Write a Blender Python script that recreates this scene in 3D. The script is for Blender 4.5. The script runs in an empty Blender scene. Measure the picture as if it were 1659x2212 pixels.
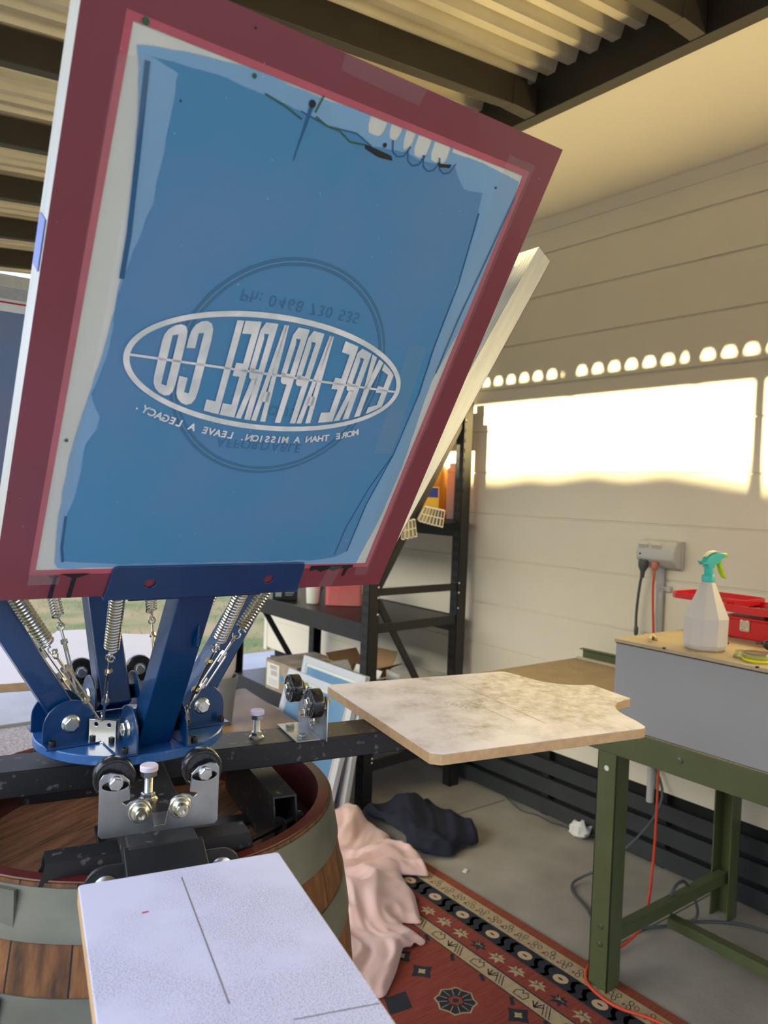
import bpy, bmesh, math, random
from math import sin, cos, pi, radians, sqrt, atan2
from mathutils import Vector, Matrix, noise
S = bpy.context.scene
COL = S.collection
random.seed(4)

# ------------------------------------------------------------------ camera, light, exposure
cam_d = bpy.data.cameras.new('camera'); cam = bpy.data.objects.new('camera', cam_d); COL.objects.link(cam)
YAW, PITCH, ROLL = radians(37.849), radians(-1.284), radians(-2.265)
fw = Vector((sin(YAW)*cos(PITCH), cos(YAW)*cos(PITCH), sin(PITCH)))
rt = Vector((cos(YAW), -sin(YAW), 0)); dn = fw.cross(rt)
r2 = cos(ROLL)*rt + sin(ROLL)*dn; d2 = -sin(ROLL)*rt + cos(ROLL)*dn
cam.matrix_world = Matrix(((r2.x, -d2.x, -fw.x, 0), (r2.y, -d2.y, -fw.y, 0), (r2.z, -d2.z, -fw.z, 1.5), (0, 0, 0, 1)))
cam_d.sensor_fit = 'HORIZONTAL'; cam_d.sensor_width = 36; cam_d.lens = 1661*36/1659
cam_d.clip_start = .02; cam_d.clip_end = 200
cam_d.dof.use_dof = True; cam_d.dof.focus_distance = 1.15; cam_d.dof.aperture_fstop = 10.5
S.camera = cam

W = bpy.data.worlds.new('sky'); S.world = W; W.use_nodes = True
nt = W.node_tree; bg = nt.nodes['Background']
tc = nt.nodes.new('ShaderNodeTexCoord'); sx = nt.nodes.new('ShaderNodeSeparateXYZ'); cr = nt.nodes.new('ShaderNodeValToRGB')
nt.links.new(tc.outputs['Generated'], sx.inputs[0]); nt.links.new(sx.outputs['Z'], cr.inputs[0]); nt.links.new(cr.outputs[0], bg.inputs[0])
cr.color_ramp.elements[0].position = .0; cr.color_ramp.elements[0].color = (.34, .36, .42, 1)
q_ = cr.color_ramp.elements.new(.28); q_.color = (.66, .76, 1.0, 1)
cr.color_ramp.elements[-1].position = .8; cr.color_ramp.elements[-1].color = (.40, .54, 1.0, 1)
dt = nt.nodes.new('ShaderNodeVectorMath'); dt.operation = 'DOT_PRODUCT'; dt.inputs[1].default_value = Vector((-1, .055, .36)).normalized()
nt.links.new(tc.outputs['Generated'], dt.inputs[0])
gp = nt.nodes.new('ShaderNodeMath'); gp.operation = 'POWER'; gp.use_clamp = True; gp.inputs[1].default_value = 10; nt.links.new(dt.outputs['Value'], gp.inputs[0])
gm = nt.nodes.new('ShaderNodeMix'); gm.data_type = 'RGBA'; gm.blend_type = 'ADD'; gm.inputs[7].default_value = (3.2, 2.95, 2.1, 1)
nt.links.new(gp.outputs[0], gm.inputs[0]); nt.links.new(cr.outputs[0], gm.inputs[6]); nt.links.new(gm.outputs[2], bg.inputs[0])
bg.inputs[1].default_value = 1.7

SUN_SLOPE = .179
sd = bpy.data.lights.new('sun', 'SUN'); sd.energy = 30; sd.angle = radians(.53); sd.color = (1.0, .82, .44)
sun = bpy.data.objects.new('sun', sd); COL.objects.link(sun); sun.location = (-6, 3, 5)
sun.rotation_euler = Vector((1, -.055, -SUN_SLOPE)).to_track_quat('-Z', 'Y').to_euler()
V = S.view_settings; V.view_transform = 'Standard'; V.look = 'None'; V.exposure = 0.50; V.gamma = 1

# ------------------------------------------------------------------ materials
def srgb(r, g, b):
    return tuple(((c/255)/12.92 if c/255 <= .04045 else ((c/255+.055)/1.055)**2.4) for c in (r, g, b))
MC = {}
def mat(name, col, rough=.5, metal=0., var=0., vscale=8., bump=0., bscale=60., spec=.5, coat=0., alpha=1., trans=0., stretch=None, col2=None, detail=4., thr=None, emi=None, two=None, ior=None):
    if name in MC: return MC[name]
    m = bpy.data.materials.new(name); m.use_nodes = True; n = m.node_tree; p = n.nodes['Principled BSDF']; L = n.links
    p.inputs['Base Color'].default_value = (*col, 1); p.inputs['Roughness'].default_value = rough; p.inputs['Metallic'].default_value = metal
    p.inputs['Specular IOR Level'].default_value = spec; p.inputs['Coat Weight'].default_value = coat
    p.inputs['Alpha'].default_value = alpha; p.inputs['Transmission Weight'].default_value = trans
    if ior: p.inputs['IOR'].default_value = ior
    if var or bump or col2:
        t = n.nodes.new('ShaderNodeTexCoord'); mp = n.nodes.new('ShaderNodeMapping'); L.new(t.outputs['Object'], mp.inputs[0])
        if stretch: mp.inputs['Scale'].default_value = stretch
    if var or col2:
        nz = n.nodes.new('ShaderNodeTexNoise'); nz.inputs['Scale'].default_value = vscale; nz.inputs['Detail'].default_value = detail
        L.new(mp.outputs[0], nz.inputs[0]); r = n.nodes.new('ShaderNodeValToRGB'); L.new(nz.outputs[0], r.inputs[0])
        a, b = thr or (.3, .7)
        r.color_ramp.elements[0].position = a; r.color_ramp.elements[1].position = b
        c2 = col2 or tuple(min(1, c*(1+var)) for c in col); c1 = col if col2 else tuple(c*(1-var) for c in col)
        r.color_ramp.elements[0].color = (*c1, 1); r.color_ramp.elements[1].color = (*c2, 1)
        L.new(r.outputs[0], p.inputs['Base Color'])
    if bump:
        nb = n.nodes.new('ShaderNodeTexNoise'); nb.inputs['Scale'].default_value = bscale; nb.inputs['Detail'].default_value = 3
        L.new(mp.outputs[0], nb.inputs[0]); bp = n.nodes.new('ShaderNodeBump'); bp.inputs['Strength'].default_value = bump; bp.inputs['Distance'].default_value = .004
        L.new(nb.outputs[0], bp.inputs['Height']); L.new(bp.outputs[0], p.inputs['Normal'])
    MC[name] = m; return m

# ------------------------------------------------------------------ mesh builder
class MB:
    def __init__(s): s.v = []; s.f = []; s.m = []; s.mi = 0
    def add(s, vs, fs):
        o = len(s.v); s.v += [tuple(v) for v in vs]; s.f += [tuple(i+o for i in f) for f in fs]; s.m += [s.mi]*len(fs); return s
    def slot(s, i): s.mi = i; return s
    def box(s, x0, x1, y0, y1, z0, z1, M=None):
        vs = [Vector((x, y, z)) for x in (x0, x1) for y in (y0, y1) for z in (z0, z1)]
        if M: vs = [M @ v for v in vs]
        fs = [(0, 1, 3, 2), (4, 6, 7, 5), (0, 4, 5, 1), (2, 3, 7, 6), (0, 2, 6, 4), (1, 5, 7, 3)]
        return s.add(vs, fs)
    def frustum(s, b, t):   # b, t: lists of 3D points (same n) bottom ring and top ring
        n = len(b); vs = list(b)+list(t)
        fs = [tuple(range(n))[::-1], tuple(range(n, 2*n))]+[(i, (i+1) % n, n+(i+1) % n, n+i) for i in range(n)]
        return s.add(vs, fs)
    def prism(s, poly, h0, h1, M=None, top=None):   # polygon in XY extruded in Z
        M = M or Matrix(); mi = s.mi
        b = [M @ Vector((x, y, h0)) for x, y in poly]; t = [M @ Vector((x, y, h1)) for x, y in poly]
        s.frustum(b, t)
        if top is not None: s.m[-(len(poly)+1)] = top
        return s
    def holed(s, outer, holes, h0, h1, M=None):
        M = M or Matrix(); bm = bmesh.new()
        for lp in [outer]+holes:
            vs = [bm.verts.new((x, y, 0)) for x, y in lp]
            for i in range(len(vs)): bm.edges.new((vs[i], vs[(i+1) % len(vs)]))
        bmesh.ops.triangle_fill(bm, edges=bm.edges[:], use_beauty=True, use_dissolve=False)
        bm.verts.index_update(); v2 = [(v.co.x, v.co.y) for v in bm.verts]; tr = [[v.index for v in f.verts] for f in bm.faces]
        nrm = [f.normal.z for f in bm.faces]; bm.free()
        n = len(v2); vs = [M @ Vector((x, y, h0)) for x, y in v2]+[M @ Vector((x, y, h1)) for x, y in v2]; fs = []
        for t, z in zip(tr, nrm):
            t = t if z > 0 else t[::-1]; fs.append(tuple(i+n for i in t)); fs.append(tuple(t[::-1]))
        o = 0
        for k, lp in enumerate([outer]+holes):
            m = len(lp)
            for i in range(m): fs.append((o+i, o+(i+1) % m, n+o+(i+1) % m, n+o+i))
            o += m
        return s.add(vs, fs)
    def cyl(s, p0, p1, r0, r1=None, n=16, caps=True):
        p0, p1 = Vector(p0), Vector(p1); r1 = r0 if r1 is None else r1; d = (p1-p0).normalized()
        a = d.orthogonal().normalized(); b = d.cross(a)
        ring = lambda p, r: [p+a*(r*cos(2*pi*i/n))+b*(r*sin(2*pi*i/n)) for i in range(n)]
        vs = ring(p0, r0)+ring(p1, r1); fs = [(i, (i+1) % n, n+(i+1) % n, n+i) for i in range(n)]
        if caps: fs += [tuple(range(n))[::-1], tuple(range(n, 2*n))]
        return s.add(vs, fs)
    def lathe(s, prof, p=(0, 0, 0), d=(0, 0, 1), n=32, a0=None, closed=False):
        p = Vector(p); d = Vector(d).normalized(); a = (Vector(a0) if a0 else d.orthogonal()).normalized(); b = d.cross(a); vs = []
        for r, h in prof: vs += [p+d*h+a*(r*cos(2*pi*i/n))+b*(r*sin(2*pi*i/n)) for i in range(n)]
        fs = []; K = len(prof)
        for k in range(K if closed else K-1):
            k2 = (k+1) % K
            fs += [(k*n+i, k*n+(i+1) % n, k2*n+(i+1) % n, k2*n+i) for i in range(n)]
        if not closed:
            if prof[0][0] > 1e-5: fs.append(tuple(range(n))[::-1])
            if prof[-1][0] > 1e-5: fs.append(tuple(range((K-1)*n, K*n)))
        return s.add(vs, fs)
    def tube(s, pts, r, n=8, closed=False):
        pts = [Vector(p) for p in pts]; N = len(pts); vs = []; up = None
        for i, p in enumerate(pts):
            a = pts[(i-1) % N] if (closed or i > 0) else p; b = pts[(i+1) % N] if (closed or i < N-1) else p
            d = (b-a).normalized()
            if up is None: up = d.orthogonal().normalized()
            up = (up-d*up.dot(d)); up = up.normalized() if up.length > 1e-6 else d.orthogonal().normalized()
            q = d.cross(up); rr = r[i] if isinstance(r, (list, tuple)) else r
            vs += [p+up*(rr*cos(2*pi*k/n))+q*(rr*sin(2*pi*k/n)) for k in range(n)]
        fs = []
        for i in range(N if closed else N-1):
            j = (i+1) % N; fs += [(i*n+k, i*n+(k+1) % n, j*n+(k+1) % n, j*n+k) for k in range(n)]
        if not closed: fs += [tuple(range(n))[::-1], tuple(range((N-1)*n, N*n))]
        return s.add(vs, fs)
    def sphere(s, c, r, n=16, sc=(1, 1, 1)):
        prof = [(max(1e-6, r*sin(pi*i/8)), -r*cos(pi*i/8)) for i in range(9)]; o = len(s.v); s.lathe(prof, n=n)
        for i in range(o, len(s.v)): v = s.v[i]; s.v[i] = (c[0]+v[0]*sc[0], c[1]+v[1]*sc[1], c[2]+v[2]*sc[2])
        return s
    def hexn(s, p, d, r, h, flange=0):    # hex nut/bolt head
        p = Vector(p); d = Vector(d).normalized()
        if flange: s.lathe([(flange, 0), (flange, .0015), (r*1.0, .004)], p, d, 20); p = p+d*.002
        s.lathe([(r, 0), (r, h*.85), (r*.86, h)], p, d, 6); return s
    def build(s, name, mats, parent=None, bevel=0, smooth=35, loc=None, seg=2):
        me = bpy.data.meshes.new(name); me.from_pydata(s.v, [], s.f)
        bm = bmesh.new(); bm.from_mesh(me); bmesh.ops.recalc_face_normals(bm, faces=bm.faces[:]); bm.to_mesh(me); bm.free()
        mats = mats if isinstance(mats, (list, tuple)) else [mats]
        for m in mats: me.materials.append(m)
        me.polygons.foreach_set('material_index', s.m)
        if smooth: me.polygons.foreach_set('use_smooth', [True]*len(me.polygons)); me.set_sharp_from_angle(angle=radians(smooth))
        me.update(); o = bpy.data.objects.new(name, me); COL.objects.link(o)
        if parent: o.parent = parent
        if loc: o.location = loc
        if bevel:
            b = o.modifiers.new('bevel', 'BEVEL'); b.width = bevel; b.segments = seg; b.limit_method = 'ANGLE'; b.angle_limit = radians(40)
        return o
def thing(name, label, cat, loc=(0, 0, 0), rz=0, group=None):
    o = bpy.data.objects.new(name, None); COL.objects.link(o); o.location = loc; o.rotation_euler = (0, 0, rz); o.empty_display_size = .05
    return tag(o, label, cat, group)
def tag(o, label, cat, group=None, kind=None):
    o['label'] = label; o['category'] = cat
    if group: o['group'] = group
    if kind: o['kind'] = kind
    return o
def struct(o, label=None, cat=None):
    o['kind'] = 'structure'
    if label: o['label'] = label
    if cat: o['category'] = cat
    return o
def part(o, label): o['label'] = label; return o
def dup(o, parent=None):
    c = o.copy(); COL.objects.link(c); c.parent = parent if parent else o.parent
    for k in list(o.children): dup(k, c)
    return c
def circ(cx, cy, r, n=20, a0=0): return [(cx+r*cos(a0+2*pi*i/n), cy+r*sin(a0+2*pi*i/n)) for i in range(n)]
def rrect(x0, x1, y0, y1, r, n=5):
    out = []
    for cx, cy, a in ((x1-r, y1-r, 0), (x0+r, y1-r, 90), (x0+r, y0+r, 180), (x1-r, y0+r, 270)):
        out += [(cx+r*cos(radians(a+90*i/n)), cy+r*sin(radians(a+90*i/n))) for i in range(n+1)]
    return out
def RZ(a): return Matrix.Rotation(a, 4, 'Z')
TXT = {}
def text2d(ch, bold=.0, res=3):
    k = (ch, bold)
    if k in TXT: return TXT[k]
    c = bpy.data.curves.new('t', 'FONT'); c.body = ch; c.size = 1; c.offset = bold; c.resolution_u = res; c.fill_mode = 'FRONT'
    o = bpy.data.objects.new('t', c); COL.objects.link(o); dg = bpy.context.evaluated_depsgraph_get(); dg.update()
    me = bpy.data.meshes.new_from_object(o.evaluated_get(dg)); vs = [(v.co.x, v.co.y) for v in me.vertices]; fs = [tuple(p.vertices) for p in me.polygons]
    bpy.data.objects.remove(o); bpy.data.curves.remove(c); bpy.data.meshes.remove(me)
    TXT[k] = (vs, fs); return TXT[k]
def put_text(mb, txt, f, height, sx=1, sy=1, bold=0, center=True, track=0):   # f(x,y)->3D ; flat text laid with f
    x = 0; runs = []
    for ch in txt:
        if ch == ' ': x += .35*height/.7; continue
        vs, fs = text2d(ch, bold)
        if not vs: continue
        mx = min(v[0] for v in vs); Mx = max(v[0] for v in vs); k = height/.7
        runs.append((x, [( (v[0]-mx)*k, v[1]*k) for v in vs], fs)); x += (Mx-mx)*k+(.09+track)*k
    w = x
    for x0, vs, fs in runs:
        mb.add([f(sx*(x0+vx-(w/2 if center else 0)), sy*vy) for vx, vy in vs], fs)
    return w

# common materials
BLUE = mat('blue_powder_coat', srgb(0, 54, 104), .3, var=.12, vscale=14, bump=.08, bscale=220, coat=.3)
BLACK = mat('black_powder_coat', (.012, .013, .016), .38, bump=.05, bscale=250, var=.2, vscale=20)
BLACKD = mat('black_speckled_coat', (.014, .014, .016), .45, col2=(.10, .095, .09), vscale=70, thr=(.63, .70), detail=2)
ZINC = mat('zinc_plate', (.42, .44, .45), .36, 1., var=.22, vscale=22, bump=.05)
CHROME = mat('bright_steel', (.72, .72, .70), .2, 1.)
NUT = mat('zinc_fastener', (.66, .68, .66), .28, 1., var=.1, vscale=60)
RUBBER = mat('black_plastic_roller', (.012, .012, .013), .25, coat=.4)
CAPW = mat('lilac_white_plastic', srgb(222, 214, 240), .55, var=.05, vscale=90)
SOCK = mat('black_oxide_screw', (.02, .02, .022), .4, .6)
ALU = mat('brushed_aluminium', (.60, .62, .61), .42, .55, var=.08, vscale=40, stretch=(3, 3, .3))
MDF = mat('mdf_edge', srgb(190, 158, 120), .7, var=.12, vscale=60)
CONC = mat('concrete', srgb(158, 152, 140), .8, var=.14, vscale=5, bump=.2, bscale=90)

# ------------------------------------------------------------------ structure: floor
g = MB().box(-1.4, 3.2, -2.0, 3.02, -.12, 0).box(1.55, 3.2, 3.028, 5.05, -.12, 0)
for a, b in ((-1.4, .3), (.304, 1.95), (1.954, 3.2)): pass
struct(g.build('floor', CONC), 'grey concrete slab floor of the carport', 'floor')
m = mat('gravel', srgb(112, 100, 92), .9, col2=srgb(176, 164, 154), vscale=90, thr=(.35, .65), bump=1., bscale=70)
struct(MB().box(-3.5, 1.55, 3.02, 5.12, -.12, -.03).build('floor_gravel', m), 'strip of pale pebbles beside the path', 'ground')
g = MB()
for i in range(8): g.box(-3.5+i*1.24, -3.5+i*1.24+1.23, 5.125, 6.3, -.1, -.01)
struct(g.build('floor_path', mat('paving', srgb(160, 158, 154), .8, var=.08, vscale=4)), 'row of pale concrete path slabs beyond the carport', 'path')
GR = mat('dry_lawn', srgb(156, 132, 84), .95, col2=srgb(100, 112, 54), vscale=1.1, thr=(.42, .62), bump=.6, bscale=40, detail=6)
struct(MB().box(-30, 30, 6.31, 45, -.2, -.04).box(-30, -3.51, -20, 6.3, -.2, -.04).box(2.95, 30, 5.3, 6.3, -.2, -.05).build('floor_lawn', GR), 'dry patchy lawn behind the carport', 'lawn')
struct(MB().box(-1.4, 12, -14, -2.01, -.2, -.03).box(-3.5, -1.41, -14, 3.01, -.2, -.04).build('floor_drive', CONC), 'concrete drive behind the viewer', 'drive')
# grass blades, one uncountable mass
g = MB(); rnd = random.Random(2)
for i in range(9000):
    x = rnd.uniform(-.5, 5.4); y = rnd.uniform(6.35, 12.5)
    if noise.noise(Vector((x*.9, y*.9, 3))) < rnd.uniform(-.45, .25): continue
    h = rnd.uniform(.02, .055); a = rnd.uniform(0, 6.28); w = .004; lx, ly = rnd.uniform(-.02, .02), rnd.uniform(-.02, .02)
    g.add([(x-w*cos(a), y-w*sin(a), -.045), (x+w*cos(a), y+w*sin(a), -.045), (x+lx, y+ly, -.045+h)], [(0, 1, 2)])
tag(g.build('lawn_grass', mat('grass_blade', srgb(112, 116, 70), .9, col2=srgb(160, 146, 104), vscale=2, thr=(.4, .6)), smooth=0), 'short patchy green and straw grass beyond the path', 'grass', kind='stuff')

# wall of weatherboards (right) : boards each 0.2125 m, shadow gap between
WALLM = mat('cream_weatherboard', srgb(226, 218, 198), .55, var=.03, vscale=3, bump=.05, bscale=120)
prof = []; z = .32
edges = [.32, .532, .745, .957, 1.19, 1.417, 1.631, 1.847, 2.057, 2.27, 2.487, 2.69, 2.86]
for a, b in zip(edges[:-1], edges[1:]): prof += [(2.878, a), (2.878, a+.006), (2.870, a+.008), (2.870, b-.0015), (2.872, b)]
g = MB(); n = len(prof); y0, y1 = -3.0, 5.08
vs = [(x, y0, zz) for x, zz in prof]+[(x, y1, zz) for x, zz in prof]+[(3.0, y0, prof[0][1]), (3.0, y0, prof[-1][1]), (3.0, y1, prof[0][1]), (3.0, y1, prof[-1][1])]
g.add(vs, [(i, i+1, n+i+1, n+i) for i in range(n-1)]+[(2*n, 2*n+2, 2*n+3, 2*n+1), (0, n, 2*n+2, 2*n), (n-1, 2*n+1, 2*n+3, 2*n-1)]+[tuple(range(n))+(2*n+1, 2*n), tuple(range(n, 2*n))+(2*n+3, 2*n+2)])
struct(g.build('wall_right', WALLM, smooth=0), 'cream weatherboard house wall', 'wall')
SL = mat('charcoal_slat', srgb(44, 48, 50), .6, var=.15, vscale=9, bump=.1)
g = MB().box(2.93, 2.99, -3, 5.05, 0, .33).slot(1)
for a, b in ((.015, .088), (.112, .185), (.208, .272)): g.box(2.868, 2.89, -3, 5.0, a, b)
g.slot(0)
for i in range(12): g.box(2.89, 2.93, -2.6+i*.62, -2.56+i*.62, 0, .32)
struct(g.build('baseboard_right', [mat('dark_void', (.01, .01, .01), .9), SL], bevel=.002), 'charcoal horizontal slat skirting under the cream wall', 'skirting')
struct(MB().box(2.866, 2.90, 5.06, 5.11, .30, 2.86).build('trim_1', WALLM, bevel=.003), 'cream corner trim at the far end of the wall', 'trim')
# soffit + cornice + beam
SOF = mat('cream_soffit', srgb(222, 216, 196), .5, var=.02, vscale=2)
struct(MB().box(2.10, 3.0, -4, 5.3, 2.85, 2.87).build('ceiling', SOF), 'cream flat soffit under the eave', 'ceiling')
struct(MB().prism([(2.87, 2.80), (2.862, 2.80), (2.855, 2.815), (2.842, 2.835), (2.83, 2.841), (2.83, 2.85), (2.87, 2.85)], -3, 5.1, Matrix(((1, 0, 0, 0), (0, 0, 1, 0), (0, 1, 0, 0), (0, 0, 0, 1)))).build('trim_2', mat('cream_trim', srgb(214, 206, 184), .5)), 'cream cornice between wall and soffit', 'trim')
BEAM = mat('dark_bronze_beam', srgb(38, 34, 28), .5, var=.1, vscale=6)
struct(MB().box(2.045, 2.098, -4, 5.45, 2.846, 3.08).build('trim_3', BEAM, bevel=.002), 'dark beam along the edge of the soffit', 'beam')
zs = lambda x: 2.965+.093*(x-2.05)
JO = mat('dark_joist', srgb(54, 48, 38), .55, var=.1, vscale=8)
for k in range(-7, 7):
    yy = 1.25+.63*k
    g = MB(); vs = []
    for x in (-.645, 2.0):
        for dy in (-.022, .022):
            vs += [(x, yy+dy, zs(x)-.105), (x, yy+dy, zs(x)-.004)]
    g.add(vs, [(0, 1, 3, 2), (4, 6, 7, 5), (0, 4, 5, 1), (2, 3, 7, 6), (0, 2, 6, 4), (1, 5, 7, 3)])
    g.box(1.93, 2.045, yy-.025, yy+.025, zs(2.0)-.112, zs(2.0)-.02)
    o = g.build('trim_%d' % (k+31), JO, bevel=.002); struct(o, 'dark roof joist crossing under the corrugated sheets', 'joist')
# timber nailer piece seen at top
struct(MB().box(1.20, 1.235, 1.93, 2.44, zs(1.2)-.085, zs(1.2)-.006).build('trim_20', mat('raw_pine', srgb(196, 140, 70), .6, var=.2, vscale=12, stretch=(1, .1, 1))), 'short raw pine batten fixed between two joists', 'batten')
struct(MB().box(-.64, -.60, -4, 5.6, 2.612, zs(-.62)-.003).build('trim_21', BEAM), 'dark outer beam of the carport', 'beam')
struct(MB().box(-.66, 2.05, 5.5, 5.56, 2.45, 2.78).build('trim_22', BEAM), 'dark end beam of the carport', 'beam')
struct(MB().box(-.64, -.55, 5.44, 5.54, 0, 2.62).build('trim_23', BEAM), 'dark carport post at the far corner', 'post')
struct(MB().box(-.615, -.585, 1.595, 1.645, 0, 2.62).build('trim_24', BEAM), 'slim dark carport post', 'post')
struct(MB().box(-.64, -.55, -3.9, -3.81, 0, 2.62).build('trim_25', BEAM), 'dark carport post behind the viewer', 'post')
# corrugated roof: trapezoid ribs running across, pitch .09
g = MB(); P = .0875; ys = []; y = -3.9
while y < 5.6:
    ys += [(y, 0), (y+.022, 0), (y+.036, .036), (y+.064, .036), (y+.078, 0)]; y += P
for t in (0, .0012):
    vs = [(x, yy, zs(x)+h+t) for x in (-.645, 2.047) for yy, h in ys]; n = len(ys)
    g.add(vs, [(i, i+1, n+i+1, n+i) for i in range(n-1)])
SHEET = mat('corrugated_steel', srgb(214, 206, 180), .38, .35, var=.06, vscale=7)
struct(g.build('ceiling_sheet', SHEET, smooth=0), 'corrugated metal roof sheets over the carport', 'roof')
# distant hedge that trims the low sun
g = MB(); rnd = random.Random(9); N = 170
for i in range(N):
    yy = -26+i*.36; h = 6.12+.10*noise.noise(Vector((i*.05, 0, 0)))+rnd.uniform(-.02, .02)
    g.sphere((-22+rnd.uniform(-.3, .3), yy, h-1.6), 1, n=12, sc=(1.3, 1.5, 1.6)).box(-22.8, -21.2, yy-.2, yy+.2, -.1, h-1.0)
tag(g.build('hedge', mat('hedge_leaf', srgb(52, 66, 34), .9, col2=srgb(88, 100, 50), vscale=14, bump=1, bscale=20)), 'tall dense boundary hedge on the open side of the carport', 'hedge')

# ------------------------------------------------------------------ barrel
BX, BY = .46, 1.2
bar = thing('wine_barrel', 'oak wine barrel with galvanised hoops carrying the printing press', 'barrel', (BX, BY, 0))
def br(z):
    pts = [(0, .305), (.2, .338), (.35, .352), (.5, .357), (.65, .355), (.736, .351), (.8, .343), (.87, .331), (.907, .324), (.98, .309), (1.01, .303)]
    for (a, ra), (b, rb) in zip(pts, pts[1:]):
        if z <= b: return ra+(rb-ra)*(z-a)/(b-a)
    return .303
def wood(name, c1, c2, c3, scale=(1, 1, 1), nst=0):
    m = bpy.data.materials.new(name); m.use_nodes = True; n = m.node_tree; p = n.nodes['Principled BSDF']; L = n.links
    t = n.nodes.new('ShaderNodeTexCoord'); mp = n.nodes.new('ShaderNodeMapping'); mp.inputs['Scale'].default_value = scale; L.new(t.outputs['Object'], mp.inputs[0])
    z = n.nodes.new('ShaderNodeTexNoise'); z.inputs['Scale'].default_value = 9; z.inputs['Detail'].default_value = 8; z.inputs['Roughness'].default_value = .65; L.new(mp.outputs[0], z.inputs[0])
    r = n.nodes.new('ShaderNodeValToRGB'); L.new(z.outputs[0], r.inputs[0]); e = r.color_ramp.elements
    e[0].position = .28; e[0].color = (*c1, 1); e[1].position = .75; e[1].color = (*c3, 1); q = e.new(.5); q.color = (*c2, 1)
    col = r.outputs[0]
    if nst:
        s = n.nodes.new('ShaderNodeSeparateXYZ'); L.new(t.outputs['Object'], s.inputs[0])
        at = n.nodes.new('ShaderNodeMath'); at.operation = 'ARCTAN2'; L.new(s.outputs[1], at.inputs[0]); L.new(s.outputs[0], at.inputs[1])
        mu = n.nodes.new('ShaderNodeMath'); mu.operation = 'MULTIPLY'; mu.inputs[1].default_value = nst/(2*pi); L.new(at.outputs[0], mu.inputs[0])
        fl = n.nodes.new('ShaderNodeMath'); fl.operation = 'FLOOR'; L.new(mu.outputs[0], fl.inputs[0])
        fr = n.nodes.new('ShaderNodeMath'); fr.operation = 'FRACT'; L.new(mu.outputs[0], fr.inputs[0])
        wn = n.nodes.new('ShaderNodeTexWhiteNoise'); wn.noise_dimensions = '1D'; L.new(fl.outputs[0], wn.inputs['W'])
        hs = n.nodes.new('ShaderNodeHueSaturation'); L.new(col, hs.inputs['Color'])
        mr = n.nodes.new('ShaderNodeMapRange'); mr.inputs['To Min'].default_value = .7; mr.inputs['To Max'].default_value = 1.25; L.new(wn.outputs[0], mr.inputs[0])
        lt = n.nodes.new('ShaderNodeMath'); lt.operation = 'GREATER_THAN'; lt.inputs[1].default_value = .03; L.new(fr.outputs[0], lt.inputs[0])
        m3 = n.nodes.new('ShaderNodeMath'); m3.operation = 'MULTIPLY'; L.new(mr.outputs[0], m3.inputs[0]); L.new(lt.outputs[0], m3.inputs[1]); L.new(m3.outputs[0], hs.inputs['Value'])
        col = hs.outputs[0]
    L.new(col, p.inputs['Base Color']); p.inputs['Roughness'].default_value = .55
    b = n.nodes.new('ShaderNodeBump'); b.inputs['Strength'].default_value = .15; b.inputs['Distance'].default_value = .003; L.new(z.outputs[0], b.inputs['Height']); L.new(b.outputs[0], p.inputs['Normal'])
    return m
OAK = wood('oak_staves', srgb(52, 32, 18), srgb(104, 66, 36), srgb(146, 100, 58), (6, 6, .7), 26)
prf = [(br(z/40*1.01), z/40*1.01) for z in range(41)]
inn = [(.283, 1.01), (.279, .90), (.279, .5)]
g = MB().lathe(prf+[(.293, 1.0105), (.2925, .88)], n=104)
g.build('staves', OAK, bar)
WINE = mat('wine_stained_wood', srgb(84, 24, 22), .45, var=.25, vscale=10)
g = MB().lathe([(.3015, 1.0108), (.3005, 1.0125), (.284, 1.0125), (.279, .99), (.277, .89), (.2915, .89), (.2915, 1.0108)], n=72, closed=True)
part(g.build('rim', WINE, bar), 'wine-red stained inner rim')
HEAD = wood('head_boards', srgb(74, 48, 34), srgb(124, 84, 58), srgb(164, 118, 84), (.9, 9, 9))
g = MB()
hb = RZ(radians(28))
for i in range(6):
    a, b = -.2765+i*.0922, -.2765+i*.0922+.0912; poly = []
    xs = [a+(b-a)*k/6 for k in range(7)]
    poly = [(sqrt(max(0, .2765**2-x*x)), x) for x in xs]+[(-sqrt(max(0, .2765**2-x*x)), x) for x in xs[::-1]]
    g.prism(poly, .925, .945)
ho = g.build('head', HEAD, bar); ho.rotation_euler = (0, 0, radians(28))
part(MB().lathe([(.277, .9452), (.277, .9475), (.236, .946), (.236, .9452)], n=80, closed=True).build('head_stain', mat('wine_stain', srgb(60, 18, 20), .5, col2=srgb(78, 30, 28), vscale=16), bar), 'wine-red outer ring of the head')
GALV = mat('galvanised_hoop', srgb(116, 118, 110), .5, .55, var=.25, vscale=7, bump=.1, bscale=30, stretch=(1, 1, 2))
for a, b in ((.945, 1.006), (.828, .886), (.64, .69), (.32, .37), (.125, .183), (.004, .066)):
    pr = [(br(a)+.0005, a), (br(a)+.0028, a), (br((a+b)/2)+.0028, (a+b)/2), (br(b)+.0028, b), (br(b)+.0005, b)]
    g = MB().lathe(pr, n=104, closed=True)
    th = radians(218)
    g.box(-.022, .022, -(br((a+b)/2)+.0055), -(br((a+b)/2)+.0005), a+.002, b-.002, RZ(th+pi/2))
    g.build('hoop', GALV, bar)

# ------------------------------------------------------------------ printing press
Z0 = .965
press = thing('screen_printing_press', 'blue and black four-station screen printing press bolted onto the barrel', 'printing press', (.430, 1.175, Z0), radians(-12))
def Z(z): return z-Z0
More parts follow.
